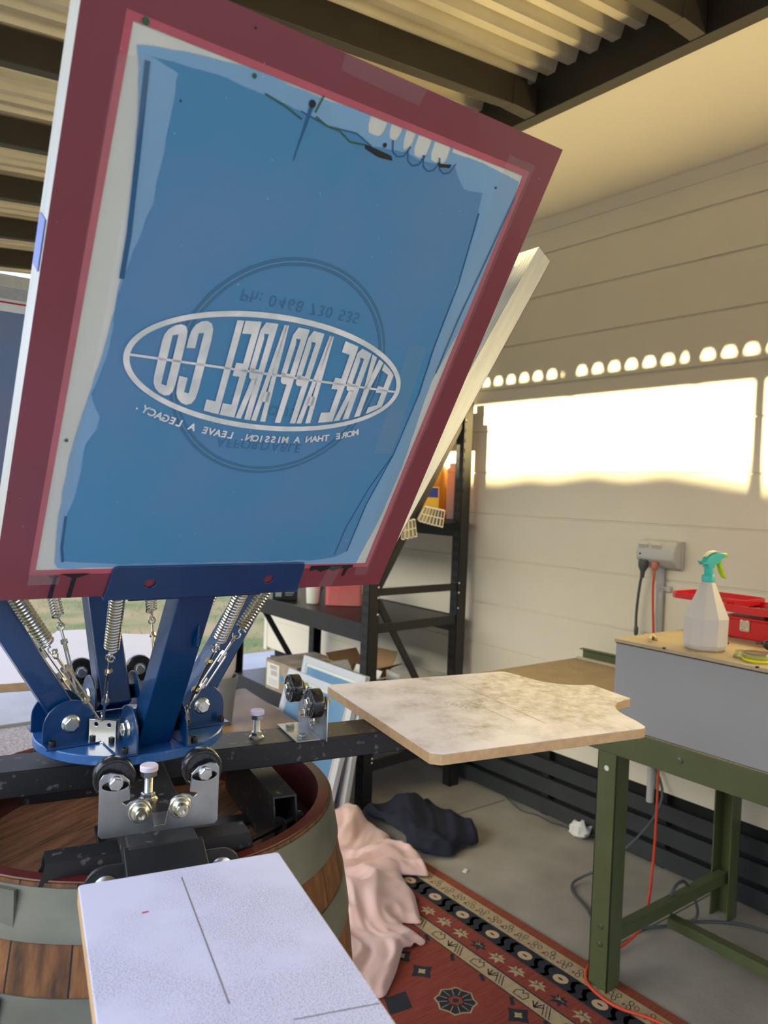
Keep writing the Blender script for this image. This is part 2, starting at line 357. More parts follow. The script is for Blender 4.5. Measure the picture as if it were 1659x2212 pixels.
# base
g = MB()
g.cyl((0, 0, -.0195), (0, 0, Z(1.111)), .032, n=24).box(-.045, .045, -.045, .045, -.0195, -.010)
part(g.build('centre_column', BLACK, press, bevel=.001), 'black column')
def base_bar():
    g = MB(); w = .019; f = .212; L0, L1, h = .128, .152, .068; t = .003
    # hollow tube with slanted ends: outer and inner rings
    def ring(s, ins):
        return [(s*(L1-.0*ins), -f-w+ins, -.0195+ins), (s*L0, -f-w+ins, h-ins), (s*L0, -f+w-ins, h-ins), (s*L1, -f+w-ins, -.0195+ins)]
    a, b, c, d = ring(-1, 0), ring(1, 0), ring(-1, t), ring(1, t)
    vs = a+b+c+d; fs = []
    for i in range(4):
        j = (i+1) % 4; fs += [(i, j, 4+j, 4+i), (8+i, 12+i, 12+j, 8+j), (i, 8+i, 8+j, j), (4+i, 4+j, 12+j, 12+i)]
    g.add(vs, fs); return g
for k in range(3):
    o = base_bar().build('base_bar', BLACKD, press); o.rotation_euler = (0, 0, k*pi/2)
    g = MB().box(-.018, .018, -.194, -.03, -.0195, -.0135); o = g.build('base_spoke', BLACK, press, bevel=.001); o.rotation_euler = (0, 0, k*pi/2)
for k in range(2):
    g = MB().cyl((.12, -.19, .03), (.235, -.125, .03), .0045).hexn((.236, -.1245, .03), (.87, .5, 0), .009, .008).cyl((.20, -.145, .03), (.202, -.144, .03), .014).cyl((.228, -.129, .03), (.231, -.1275, .03), .014)
    o = g.build('tie_rod', [SOCK], press); o.rotation_euler = (0, 0, k*pi/2)
# platen arms
for k in range(4):
    ln = .34 if k == 0 else .60
    g = MB().box(-.04, .04, -ln, -.028, Z(1.0470), Z(1.0855))
    arm = g.build('platen_arm', BLACKD, press, bevel=.002); arm.rotation_euler = (0, 0, k*pi/2-(.020 if k == 0 else 0))
    # stop bolt with cap
    b = MB().cyl((0, -.203, Z(1.0855)), (0, -.203, Z(1.1250)), .0048, n=14).hexn((0, -.203, Z(1.0855)), (0, 0, 1), .0095, .008, .0125).hexn((0, -.203, Z(1.1170)), (0, 0, 1), .0105, .007)
    for i in range(14): b.lathe([(.0048, 0), (.0056, .0008), (.0048, .0016)], (0, -.203, Z(1.0950)+i*.0016), (0, 0, 1), 12)
    sb = b.build('stop_bolt', NUT, arm)
    part(MB().lathe([(.0108, 0), (.0118, .001), (.0118, .0065), (.0105, .008)], (0, -.203, Z(1.1240)), (0, 0, 1), 24).build('bolt_cap', CAPW, arm), 'lilac-white rubber cap')
    # roller bracket plate
    F0 = -.300
    w, zb, zl, zt = .070, Z(1.0850), Z(1.1260), Z(1.1620)
    out = [(-w, zb+.004), (-w+.004, zb), (w-.004, zb), (w, zb+.004), (w, zt-.008), (w-.004, zt-.002), (w-.012, zt), (w-.026, zt-.004), (w-.034, zt-.012), (w-.035, zl+.002)]
    out += [(.043, zl), (.027+.016, zl-.002)]+[(.026+.016*cos(a), zl-.012+.013*sin(a)) for a in (.6, 1.0, 1.57, 2.1, 2.6)]+[(.009, zl-.018), (.006, zl-.034), (.0055, zb+.008)]
    out = out[:3]+out[3:]; half = [p for p in out if p[0] > 0]
    half = half[0:]  # right half counter-clockwise from bottom
    poly = half+[(-x, zz) for x, zz in half[::-1]]
    slots = []
    for s in (-1, 1):
        slots.append([(s*.052+.008*cos(a)*1.9, zt-.016+.006*sin(a)) for a in [2*pi*i/16 for i in range(16)]])
    MM = Matrix(((1, 0, 0, 0), (0, 0, -1, F0), (0, 1, 0, 0), (0, 0, 0, 1)))
    g = MB().holed(poly, slots, 0, .003, MM)
    g.box(-.05, .05, F0, F0+.045, Z(1.0856), Z(1.0886))
    for s in (-1, 1): g.hexn((s*.03, F0+.028, Z(1.0886)), (0, 0, 1), .008, .005, .0)
    rb = g.build('roller_bracket', ZINC, arm, bevel=.0006)
    for s in (-1, 1):
        c = Vector((s*.052, F0+.016, zt-.012))
        r = MB().lathe([(.011, -.009), (.0205, -.0085), (.0215, -.0095), (.0235, -.0095), (.0245, -.008), (.0245, .008), (.0235, .0095), (.0215, .0095), (.0205, .0085), (.011, .009)], c, (0, 1, 0), 40)
        for q in range(12):
            aa = 2*pi*q/12; M = Matrix.Translation(c) @ Matrix.Rotation(aa, 4, 'Y'); r.box(.010, .021, -.0094, .0094, -.0008, .0008, M)
        r.build('roller', RUBBER, arm)
        n_ = MB().cyl(c+Vector((0, .013, 0)), c+Vector((0, -.024, 0)), .004, n=12).hexn(c+Vector((0, -.0192, 0)), (0, -1, 0), .0078, .006, .0086).hexn(c+Vector((0, .0095, 0)), (0, 1, 0), .0085, .006).lathe([(.011, 0), (.011, .0015)], c+Vector((0, .0088, 0)), (0, 1, 0), 20)
        n_.build('axle_bolt', NUT, arm)
        c2 = Vector((s*.0235, F0-.003, zl-.014))
        w_ = MB().lathe([(.0135, 0), (.0135, .002), (.0125, .003), (.011, .003), (.0105, .006), (.009, .0075), (.0078, .008), (.0078, .015), (.0068, .0165), (.004, .0165), (.004, .012), (0.0001, .012)], c2, (0, -1, 0), 28)
        w_.hexn(c2+Vector((0, .003, 0)), (0, 1, 0), .0075, .007).cyl(c2+Vector((0, .003, 0)), c2+Vector((0, .016, 0)), .004)
        w_.build('washer_bolt', mat('yellow_zinc', (.68, .66, .56), .28, 1.), arm)
    if k: continue
    # pivot plate with the two flange nuts
    MM = Matrix(((1, 0, 0, 0), (0, 0, -1, -.345), (0, 1, 0, 0), (0, 0, 0, 1)))
    g = MB().prism(rrect(-.088, .088, Z(1.026), Z(1.074), .0235, 7), 0, .005, MM)
    g.add([(-.045, -.335, Z(1.086)), (.045, -.335, Z(1.086)), (.045, -.40, Z(1.062)), (-.045, -.40, Z(1.062)), (-.045, -.335, Z(1.04)), (.045, -.335, Z(1.04)), (.045, -.40, Z(1.04)), (-.045, -.40, Z(1.04))], [(0, 1, 2, 3), (4, 5, 6, 7), (0, 1, 5, 4), (1, 2, 6, 5), (2, 3, 7, 6), (3, 0, 4, 7)])
    if k == 0: g.box(-.03, .03, -.72, -.40, Z(1.03), Z(1.0795))
    g.build('pivot_plate', BLACK, arm, bevel=.0012)
    for s in (-1, 1):
        MB().hexn((s*.0645, -.350, Z(1.051)), (0, -1, 0), .0095, .007, .0135).cyl((s*.0645, -.350, Z(1.051)), (s*.0645, -.3635, Z(1.051)), .0052, n=16).build('flange_nut', NUT, arm)

# hub plate
BD = mat('blue_coat_sheen_dust', srgb(36, 88, 152), .33, col2=srgb(112, 134, 176), vscale=55, thr=(.62, .74), coat=.3, detail=3)  # lighter base blue paints in the gloss reflection; pale speckles are dust
TH = radians(10.5)
g = MB().lathe([(.139, 0), (.1405, .0015), (.1405, .0125), (.139, .014), (.001, .014)], (0, 0, Z(1.1105)), (0, 0, 1), 96)
hub = g.build('hub_plate', [BD], press)
part(MB().lathe([(.02, 0), (.02, .012), (.014, .014), (.014, .03), (.0001, .03)], (0, 0, Z(1.1245)), (0, 0, 1), 24).build('hub_nut', NUT, press), 'zinc centre nut')
EL = radians(59); du = Vector((0, -cos(EL), sin(EL))); dn_ = Vector((0, -sin(EL), -cos(EL)))   # along arm, underside normal
def spring_pts(a, b, r, turns, n=16):
    a, b = Vector(a), Vector(b); d = (b-a).normalized(); u = d.orthogonal().normalized(); v = d.cross(u); N = turns*n
    return [a+(b-a)*(i/N)+u*(r*cos(2*pi*i/n))+v*(r*sin(2*pi*i/n)) for i in range(N+1)]
SPR = mat('spring_steel', (.62, .60, .55), .22, 1.)
sarms = []
for k in range(4):
    ang = TH+k*pi/2
    piv = Vector((0, -.098, Z(1.152)))
    M = Matrix(((1, 0, 0, piv.x), (0, du.y, -dn_.y, piv.y), (0, du.z, -dn_.z, piv.z), (0, 0, 0, 1)))   # local x, along, up-normal
    g = MB().box(-.025, .025, -.022, .262, -.018, .018, M)
    if k == 0:
        vs = [(.012, .185, -.018), (.012, .205, -.018), (.012, .178, -.034), (.012, .172, -.030), (.012, .165, -.018)]
        vs = [M @ Vector((x+dx, y, z_)) for dx in (0, .003) for x, y, z_ in vs]; g.frustum(vs[:5], vs[5:])
    arm = g.build('screen_arm', BLUE, press, bevel=.003); arm.rotation_euler = (0, 0, ang); sarms.append(arm)
    # clevis ears
    for s in (-1, 1):
        x = s*.036
        pl = [(-.138, Z(1.1245)), (-.138, Z(1.148))]+[(-.100-.038*cos(a), Z(1.148)+.038*sin(a)) for a in [pi*i/14 for i in range(1, 14)]]+[(-.062, Z(1.148)), (-.062, Z(1.1245))]
        MM = Matrix(((0, 0, 1, x-.0015), (1, 0, 0, 0), (0, 1, 0, 0), (0, 0, 0, 1)))
        g = MB().prism(pl, 0, .003, MM); g.box(min(x, x+s*.026), max(x, x+s*.026), -.138, -.062, Z(1.1245), Z(1.1275))
        g.build('clevis', BLUE, arm, bevel=.001)
        for yy in (-.128, -.072):
            MB().lathe([(.0048, 0), (.0048, .0065), (.0042, .0075), (.0025, .0075), (.0025, .004), (.0001, .004)], (x+s*.015, yy, Z(1.1275)), (0, 0, 1), 14).build('socket_screw', SOCK, arm)
        b = MB().hexn((x+s*.0015, -.1, Z(1.152)), (s, 0, 0), .0105, .007, .0132)
        if s < 0: b.cyl((x, -.1, Z(1.152)), (x-.012, -.1, Z(1.152)), .005, n=12)
        b.build('pivot_bolt', NUT, arm)
        w_ = MB()
        for q in range(3): w_.lathe([(.011, 0), (.0125, .001), (.011, .002)], (s*(.0262+q*.0027), -.1, Z(1.152)), (s, 0, 0), 24)
        w_.build('spacer', SOCK, arm)
    # screen clamp : front plate with two holes, floor, back plate (screen frame sits between)
    P0 = Vector((-.001, -.281, Z(1.370)))
    CM = Matrix(((1, 0, 0, P0.x), (0, -du.y*-1, -dn_.y, P0.y), (0, du.z, -dn_.z, P0.z), (0, 0, 0, 1)))
    front = [(-.131, -.003), (.127, -.003), (.125, .036), (.1235, .042), (.119, .0435), (-.122, .0435), (-.126, .042), (-.1275, .037)]
    g = MB().holed(front, [circ(-.08, .018, .0068, 24), circ(.077, .018, .0068, 24)], -.0032, -.0008, CM)
    g.box(-.131, .127, -.005, -.002, -.0032, .044, CM).box(-.131, .127, -.005, .0435, .0405, .044, CM)
    g.box(-.09, .09, -.03, -.005, .024, .044, CM)
    g.build('screen_clamp', BLUE, arm, bevel=.0008)
    for xx in (-.06, .06):
        g = MB(); g.cyl(CM @ Vector((xx, .02, .044)), CM @ Vector((xx, .02, .062)), .005).lathe([(.016, 0), (.018, .003), (.018, .012), (.014, .015)], CM @ Vector((xx, .02, .05)), -dn_, 14)
        g.build('clamp_knob', RUBBER, arm)
    # springs and turnbuckles
    for s in (-1, 1):
        a = Vector((s*.09, -.205, Z(1.375))); b = Vector((s*.062, -.062, Z(1.152))); d = (b-a); D = d.normalized(); Ls = d.length
        P = lambda t: a+d*t
        e = D.orthogonal().normalized()
        sp = MB().tube(spring_pts(P(.0), P(.43), .0088, 23, 14), .0017, 6)
        hook = [P(.43)+D*.001, P(.43)+D*.004, P(.45)+D*.001]+[P(.475)+e*(.006*sin(q))-D*(.006*cos(q)) for q in [pi*i/8 for i in range(1, 13)]]
        sp.tube(hook, .0012, 6); sp.tube([P(0), P(0)-D*.02], .0012, 6)
        sp.build('spring', SPR, arm)
        f = D.cross(e)
        tb = MB()
        eye = [P(.50)+f*(.0058*sin(q))-D*(.0062*cos(q)) for q in [2*pi*i/18 for i in range(18)]]
        tb.tube(eye, .0014, 6, closed=True); tb.cyl(P(.50)+D*.006, P(.66), .0022, n=10)
        for w in (-1, 1): tb.cyl(P(.60)+e*w*.0046, P(.82)+e*w*.0046, .0016, n=8)
        for q in (.60, .82): tb.cyl(P(q)-D*.003, P(q)+D*.003, .0058, n=8)
        tb.cyl(P(.77), P(.90), .0022, n=10)
        hk = [P(.90), P(.94)]+[P(.955)+f*.006-f*(.006*cos(q))+D*(.006*sin(q)) for q in [pi*i/7 for i in range(0, 8)]]
        tb.tube(hk, .0017, 6)
        tb.build('turnbuckle', SPR, arm)
    # hook plate on the diagonal
    M2 = RZ(pi/4) @ Matrix.Translation((0, -.088, Z(1.1245)))
    g = MB(); MM = M2 @ Matrix(((1, 0, 0, 0), (0, 0, 1, 0), (0, 1, 0, 0), (0, 0, 0, 1)))
    g.holed(rrect(-.021, .021, 0, .034, .002, 2), [circ(-.010, .027, .0032, 10), circ(.010, .027, .0032, 10)], 0, .002, MM)
    g.box(-.021, .021, -.002, .02, 0, .002, M2).box(-.021, .021, 0, .009, .032, .034, M2)
    g.build('hook_plate', CHROME, arm, bevel=.0004)

# ------------------------------------------------------------------ platens
def speck_mat(name, base, dirt, rad, sc=(1, 1, 1), ctr=(0, 0, 0), amt=.5, fine=260, soft=False):
    m = bpy.data.materials.new(name); m.use_nodes = True; n = m.node_tree; p = n.nodes['Principled BSDF']; L = n.links
    t = n.nodes.new('ShaderNodeTexCoord'); mp = n.nodes.new('ShaderNodeMapping'); mp.inputs['Location'].default_value = tuple(-c*s_ for c, s_ in zip(ctr, sc)); mp.inputs['Scale'].default_value = sc; L.new(t.outputs['Object'], mp.inputs[0])
    ln = n.nodes.new('ShaderNodeVectorMath'); ln.operation = 'LENGTH'; L.new(mp.outputs[0], ln.inputs[0])
    big = n.nodes.new('ShaderNodeTexNoise'); big.inputs['Scale'].default_value = 9; big.inputs['Detail'].default_value = 5; L.new(t.outputs['Object'], big.inputs[0])
    ad = n.nodes.new('ShaderNodeMath'); ad.operation = 'MULTIPLY_ADD'; ad.inputs[1].default_value = -.9; L.new(big.outputs[0], ad.inputs[0]); 
    a2 = n.nodes.new('ShaderNodeMath'); a2.operation = 'ADD'; a2.inputs[1].default_value = .45; L.new(ln.outputs['Value'], a2.inputs[0]); L.new(a2.outputs[0], ad.inputs[2])
    mr = n.nodes.new('ShaderNodeMapRange'); mr.inputs['From Min'].default_value = rad*1.15; mr.inputs['From Max'].default_value = rad*.35; mr.inputs['To Min'].default_value = 0; mr.inputs['To Max'].default_value = 1; L.new(ad.outputs[0], mr.inputs[0])
    fn = n.nodes.new('ShaderNodeTexNoise'); fn.inputs['Scale'].default_value = fine; fn.inputs['Detail'].default_value = 10 if soft else 3; fn.inputs['Roughness'].default_value = .75 if soft else .5; L.new(t.outputs['Object'], fn.inputs[0])
    th = n.nodes.new('ShaderNodeMapRange'); th.inputs['From Min'].default_value = .34 if soft else .50; th.inputs['From Max'].default_value = .70 if soft else .66; L.new(fn.outputs[0], th.inputs[0])
    mu = n.nodes.new('ShaderNodeMath'); mu.operation = 'MULTIPLY'; L.new(mr.outputs[0], mu.inputs[0]); L.new(th.outputs[0], mu.inputs[1])
    m2 = n.nodes.new('ShaderNodeMath'); m2.operation = 'MULTIPLY'; m2.inputs[1].default_value = amt; m2.use_clamp = True; L.new(mu.outputs[0], m2.inputs[0])
    mx = n.nodes.new('ShaderNodeMix'); mx.data_type = 'RGBA'; mx.inputs[6].default_value = (*base, 1); mx.inputs[7].default_value = (*dirt, 1); L.new(m2.outputs[0], mx.inputs[0])
    L.new(mx.outputs[2], p.inputs['Base Color']); p.inputs['Roughness'].default_value = .42
    return m
LAM = srgb(222, 222, 238)
OC = {}
PENC = mat('pencil_line', srgb(120, 116, 118), .8)
def platen(name, poly, topmat, label, k, zt=1.104, lines=(), rz=0):
    o_c = Vector((sum(p[0] for p in poly)/len(poly), sum(p[1] for p in poly)/len(poly), 0))
    g = MB().prism([(x-o_c.x, y-o_c.y) for x, y in poly], -.018, 0, top=1); g.mi = 2
    for x0, y0, x1, y1 in lines:
        a = Vector((x0, y0, 0))-o_c; b = Vector((x1, y1, 0))-o_c; w = (b-a).normalized().cross(Vector((0, 0, 1)))*.0006; zz = Vector((0, 0, .0002))
        g.add([a-w+zz, a+w+zz, b+w+zz, b-w+zz], [(0, 1, 2, 3)])
    o = g.build(name, [MDF, topmat, PENC], bevel=.0015, smooth=30)
    R = RZ(radians(-12)+k*pi/2+rz); o.matrix_world = Matrix.Translation((.430, 1.175, zt)) @ R @ Matrix.Translation(o_c)
    OC[o.name] = o_c
    return tag(o, label, 'platen board')
def shirt():
    w = .226; h = [(w-.012, -.415), (w, -.43), (w, -.825)]
    h += [(w-.018+.018*cos(a), -.838-.02*sin(a)) for a in (0, .5, 1.0, 1.4)]
    h += [(.185, -.866), (.15, -.872), (.118, -.882), (.092, -.9), (.074, -.922), (.064, -.948), (.060, -.968), (.056, -.974)]
    return [(-x, y) for x, y in h[::-1]][::1] + h if False else [(x, y) for x, y in h]+[(-x, y) for x, y in h[::-1]]
PT = 1.115
SP1 = speck_mat('laminate_sooty', LAM, srgb(100, 92, 84), .30, (1.15, .78, 1), (.0, -.0, 0), 1.05, 34, soft=True)
pr = platen('platen', shirt(), SP1, 'white shirt-shaped board stained grey in the middle, with pencil lines, at right of the barrel', 1, 1.104, [(.177, -.69, -.146, -.69), (.04, -.637, -.113, -.642)])
# grey dirt scribble mark
g = MB()
SP2 = speck_mat('laminate_dusty', srgb(204, 209, 240), srgb(112, 102, 112), .20, (1.5, .66, 1), (.03, -.05, 0), .95, 900)
fp = platen('platen', rrect(-.103, .102, -.86, -.442, .004, 2), SP2, 'long narrow white board with fine grey speckles and a pencil centre line, nearest the viewer', 0, 1.1045, [(-.006, -.462, -.008, -.67), (.032, -.705, .10, -.712)], rz=-.012)
bp = platen('platen', shirt(), mat('laminate_clean', LAM, .4, var=.02, vscale=6), 'clean white board behind the blue arms of the press', 2, 1.104)
tag(bpy.data.objects['platen'], pr['label'], 'platen board')
# red tick and white drawn outline are surface marks of the boards
def marks(parent, name, pts, m, w=.0012, closed=False):
    c_ = OC[parent.name]; g = MB(); pts = [Vector((x-c_.x, y-c_.y, .0004)) for x, y in pts]; N = len(pts)
    for i in range(N if closed else N-1):
        a, b = pts[i], pts[(i+1) % N]; n_ = (b-a).normalized().cross(Vector((0, 0, 1)))*w
        g.add([a-n_, a+n_, b+n_, b-n_], [(0, 1, 2, 3)])
    return g.build(name, m, parent, smooth=0)
part(marks(fp, 'pen_mark', [(-.052, -.516), (-.046, -.5155)], mat('red_ink', srgb(200, 20, 50), .6), .0009), 'small red pen tick')
wl = [(.038, -.585), (.03, -.598), (.034, -.61), (.022, -.612), (.012, -.604), (.004, -.612), (-.012, -.612), (-.03, -.618), (-.04, -.628), (-.044, -.618), (-.038, -.606), (-.024, -.600), (-.012, -.592), (0, -.590), (.01, -.582), (.02, -.588), (.03, -.578)]
part(marks(pr, 'chalk_outline', wl, mat('white_ink', srgb(240, 238, 235), .6), .0011, True), 'small white ink outline')
wl2 = [(.028, -.600), (.022, -.590), (.018, -.606), (.010, -.592), (.006, -.606), (0, -.594), (-.006, -.608), (-.012, -.598), (-.018, -.610), (-.024, -.604), (-.030, -.614), (-.036, -.612)]
part(marks(pr, 'chalk_fill', wl2, MC['white_ink'], .0009), 'white ink scribble')

# ------------------------------------------------------------------ screens
TAPE = mat('maroon_tape', srgb(128, 58, 72), .28, var=.08, vscale=5, coat=.15)
TAPEP = mat('pink_tape_edge', srgb(184, 90, 106), .35, var=.08, vscale=20)
MESH = mat('screen_mesh', srgb(214, 220, 216), .5, var=.05, vscale=9)
CLEAR = mat('clear_tape', srgb(190, 196, 196), .12, var=.04, vscale=14, alpha=.10, coat=.3)
EM1 = mat('emulsion_light', srgb(126, 172, 212), .3, var=.06, vscale=6)
EM2 = mat('emulsion_blue', srgb(72, 140, 188), .3, col2=srgb(92, 140, 188), vscale=5, thr=(.42, .62), detail=3)
EM3 = mat('emulsion_dark', srgb(40, 94, 142), .3)
INK = mat('stencil_open', srgb(240, 242, 246), .3, col2=srgb(206, 218, 222), vscale=26, thr=(.4, .62))
DK = mat('black_ink', srgb(22, 26, 34), .35)
GRN = mat('green_ink', srgb(40, 92, 66), .5)
GHO = mat('ghost_image', srgb(64, 118, 160), .35)
GHO2 = mat('ghost_image_light', srgb(112, 160, 198), .35)
AXU = Vector((1, -.029, -.002)).normalized(); AXV = Vector((-.013, -.516, .857)); AXV = (AXV-AXU*AXV.dot(AXU)).normalized(); AXN = AXV.cross(AXU)
SP0 = Vector((.429, .894, 1.37))
def ring(g, w, h, t, y0, y1, z0=0):   # frame of four mitred bars in local x (u), y (n), z (v)
    o = [(-w, z0), (w, z0), (w, z0+h), (-w, z0+h)]; i = [(-w+t, z0+t), (w-t, z0+t), (w-t, z0+h-t), (-w+t, z0+h-t)]
    for k in range(4):
        j = (k+1) % 4; q = [o[k], o[j], i[j], i[k]]
        g.frustum([(x, y0, z) for x, z in q], [(x, y1, z) for x, z in q])
def screen(label, k=0, detailed=True, H=.61, elev=0, M=None, tape=True, blue=True):
    r = thing('print_screen', label, 'print screen')
    if M is None:
        M = Matrix(((AXU.x, AXN.x, AXV.x, SP0.x), (AXU.y, AXN.y, AXV.y, SP0.y), (AXU.z, AXN.z, AXV.z, SP0.z), (0, 0, 0, 1)))
        if k:
            T = Matrix.Translation((.430, 1.175, 0)); M = T @ RZ(k*pi/2) @ T.inverted() @ M @ Matrix.Rotation(radians(-elev), 4, 'X')
    r.matrix_world = M
    g = MB(); ring(g, .255, H, .035, 0.0, .036)
    for i in range(4): ring(g, .253-i*.0075, H-.004-i*.015, .0025, .036, .0366, .002+i*.0075)
    g.build('frame', ALU, r, bevel=.0015)
    MB().box(-.222, .222, .0006, .0012, .033, H-.033).build('mesh', MESH, r)
    if tape:
        g = MB(); ring(g, .2553, H+.0006, .033, -.0004, 0, -.0003); g.build('frame_tape', TAPE, r)
        g = MB(); ring(g, .2235, H-.063, .0075, -.0003, .0003, .0315); g.build('tape_edge', TAPEP, r)
    return r
def flat(g, pts, y):   # polygon on the print face
    bm = bmesh.new(); vs = [bm.verts.new((u, 0, v)) for u, v in pts]
    es = [bm.edges.new((vs[i], vs[(i+1) % len(vs)])) for i in range(len(vs))]
    bmesh.ops.triangle_fill(bm, edges=es, use_beauty=True); bm.verts.index_update()
    g.add([(v.co.x, y, v.co.z) for v in bm.verts], [tuple(v.index for v in f.verts) for f in bm.faces]); bm.free()
def wob(pts, amp=.0012, seg=.006, seed=1):
    out = []; N = len(pts)
    for i in range(N):
        a, b = Vector(pts[i]), Vector(pts[(i+1) % N]); n = max(1, int((b-a).length/seg)); nn = Vector((-(b-a).y, (b-a).x)).normalized()
        for q in range(n):
            p = a+(b-a)*q/n; o = amp*noise.noise(Vector((p.x*60, p.y*60, seed)))
            out.append((p.x+nn.x*o, p.y+nn.y*o))
    return out
main = screen('large maroon-taped print screen with the mirrored white oval emblem, tilted up facing the viewer', 0)
OUT = [(-.21, .556), (-.161, .566), (-.108, .571), (-.042, .569), (0.0100, 0.5710), (0.0105, 0.5630), (0.0130, 0.5570), (0.0200, 0.5560), (0.0270, 0.5570), (0.0295, 0.5630), (0.0300, 0.5710), (0.0340, 0.5720), (0.0345, 0.5640), (0.0370, 0.5580), (0.0415, 0.5570), (0.0460, 0.5580), (0.0485, 0.5640), (0.0490, 0.5720), (0.0530, 0.5720), (0.0535, 0.5600), (0.0560, 0.5540), (0.0590, 0.5530), (0.0620, 0.5540), (0.0645, 0.5600), (0.0650, 0.5720), (0.0680, 0.5720), (0.0685, 0.5580), (0.0710, 0.5520), (0.0770, 0.5510), (0.0830, 0.5520), (0.0855, 0.5580), (0.0860, 0.5720), (0.0890, 0.5710), (0.0895, 0.5590), (0.0920, 0.5530), (0.1000, 0.5520), (0.1080, 0.5530), (0.1105, 0.5590), (0.1110, 0.5710), (.1125, .573), (.114, .567), (.156, .568), (.213, .564), (.219, .526), (.218, .477), (.216, .397), (.204, .315), (.208, .26), (.212, .195), (.21, .114), (.2, .039), (.126, .037), (-.134, .041), (-.194, .041), (-.198, .049), (-.203, .107), (-.203, .182), (-.198, .232), (-.19, .298), (-.187, .371), (-.192, .444), (-.199, .507), (-.205, .54)]
INN = [(-.201, .552), (-.142, .557), (-.103, .555), (-.061, .553), (-.035, .549), (.0, .552), (.022, .546), (.04, .549), (.062, .552), (.08, .549), (.103, .552), (.122, .556), (.133, .546), (.145, .538), (.17, .54), (.175, .52), (.184, .459), (.184, .403), (.19, .34), (.192, .295), (.19, .215), (.178, .136), (.176, .06), (.16, .05), (.122, .046), (-.135, .046), (-.19, .051), (-.196, .107), (-.19, .141), (-.19, .197), (-.182, .215), (-.182, .229), (-.193, .253), (-.185, .294), (-.187, .353), (-.181, .398), (-.173, .441), (-.173, .496), (-.174, .548)]
g = MB(); flat(g, wob(OUT), -.0002); g.slot(1); flat(g, wob(INN, .0018, .007, 4), -.0006)
g.slot(2)
def strip(pts, w, y):
    for a, b in zip(pts, pts[1:]):
        a, b = Vector(a), Vector(b); n_ = Vector((-(b-a).y, (b-a).x)).normalized()*w; g.add([(p.x, y, p.y) for p in (a-n_, a+n_, b+n_, b-n_)], [(0, 1, 2, 3)])
strip([(-.2, .548), (-.1975, .52), (-.193, .47), (-.188, .41), (-.187, .37)], .0022, -.0008)
strip([(.176, .52), (.186, .44), (.187, .36), (.192, .30)], .0010, -.0008)
strip([(.192, .30), (.19, .215), (.178, .136), (.176, .06)], .0009, -.0008)
strip([(.19, .215), (.172, .16), (.160, .10), (.158, .055)], .0008, -.0008)
strip([(-.196, .11), (-.194, .07), (-.19, .05)], .0014, -.0008)
strip([(.216, .548), (.212, .48), (.206, .40), (.205, .33)], .0010, -.0008)
strip([(-.061, .553), (-.03, .549), (0, .552), (.02, .546)], .0007, -.0008)
for cx, cy in ((.052, .548), (.072, .545), (.092, .545), (.112, .548)): strip([(cx-.011, cy+.010), (cx-.007, cy), (cx, cy-.003), (cx+.007, cy), (cx+.011, cy+.010)], .0008, -.0008)
g.build('emulsion', [EM1, EM2, EM3], main, smooth=0)
# spots and runs
for u, v, r in ((-.052, .562, .0035), (.034, .551, .0022), (.185, .55, .0013), (-.168, .528, .001), (-.12, .60, .0012)):
    g = MB(); flat(g, circ(u, v, r, 12), -.0010); g.build('ink_spot', DK, main, smooth=0)
g = MB(); flat(g, [(-.0538, .56), (-.0500, .56), (-.0512, .545), (-.0538, .523), (-.0545, .512), (-.0553, .51), (-.0558, .514)], -.0009); g.build('ink_run', EM3, main, smooth=0)
g = MB(); flat(g, wob([(.012, .546), (.045, .544), (.048, .540), (.03, .539), (.014, .542)], .001), -.001); g.build('ink_run', DK, main, smooth=0)
g = MB(); flat(g, wob([(.100, .553), (.118, .556), (.117, .552), (.104, .549)], .001), -.001); g.build('ink_run', DK, main, smooth=0)
g = MB(); flat(g, wob([(.128, .037), (.196, .037), (.196, .033), (.176, .031), (.165, .027), (.158, .031), (.146, .026), (.138, .031), (.128, .028)], .0008), -.0010); g.build('ink_run', DK, main, smooth=0)
g = MB(); flat(g, [(-.190, .034), (-.158, .034), (-.166, .030), (-.172, .028), (-.174, .0), (-.179, .0), (-.177, .028)], -.0010); g.build('ink_run', DK, main, smooth=0)
g = MB(); flat(g, [(-.203, .032), (-.190, .032), (-.193, .028), (-.194, .0), (-.199, .0), (-.197, .027)], -.0010); g.build('ink_run', DK, main, smooth=0)
g = MB(); flat(g, [(.183, .033), (.191, .033), (.189, .029), (.187, .018), (.183, .018)], -.0010); g.build('ink_run', DK, main, smooth=0)

for u, v, r in ((-.207, .574, .003), (-.111, .566, .0022), (-.209, .20, .002)):
    g = MB(); flat(g, circ(u, v, r, 10), -.0010); g.build('green_spot', GRN, main, smooth=0)
g = MB()
for a, b in (((-.045, .553), (-.032, .549)), ((-.032, .549), (-.018, .549)), ((-.018, .549), (-.004, .543)), ((-.004, .543), (.012, .545)), ((-.098, .556), (-.075, .552)), ((-.075, .552), (-.058, .547)), ((-.043, .572), (-.047, .556))):
    a, b = Vector(a), Vector(b); n_ = Vector((-(b-a).y, (b-a).x)).normalized()*.0008; g.add([(p.x, -.0010, p.y) for p in (a-n_, a+n_, b+n_, b-n_)], [(0, 1, 2, 3)])
part(g.build('green_line', GRN, main, smooth=0), 'dark green ink line')
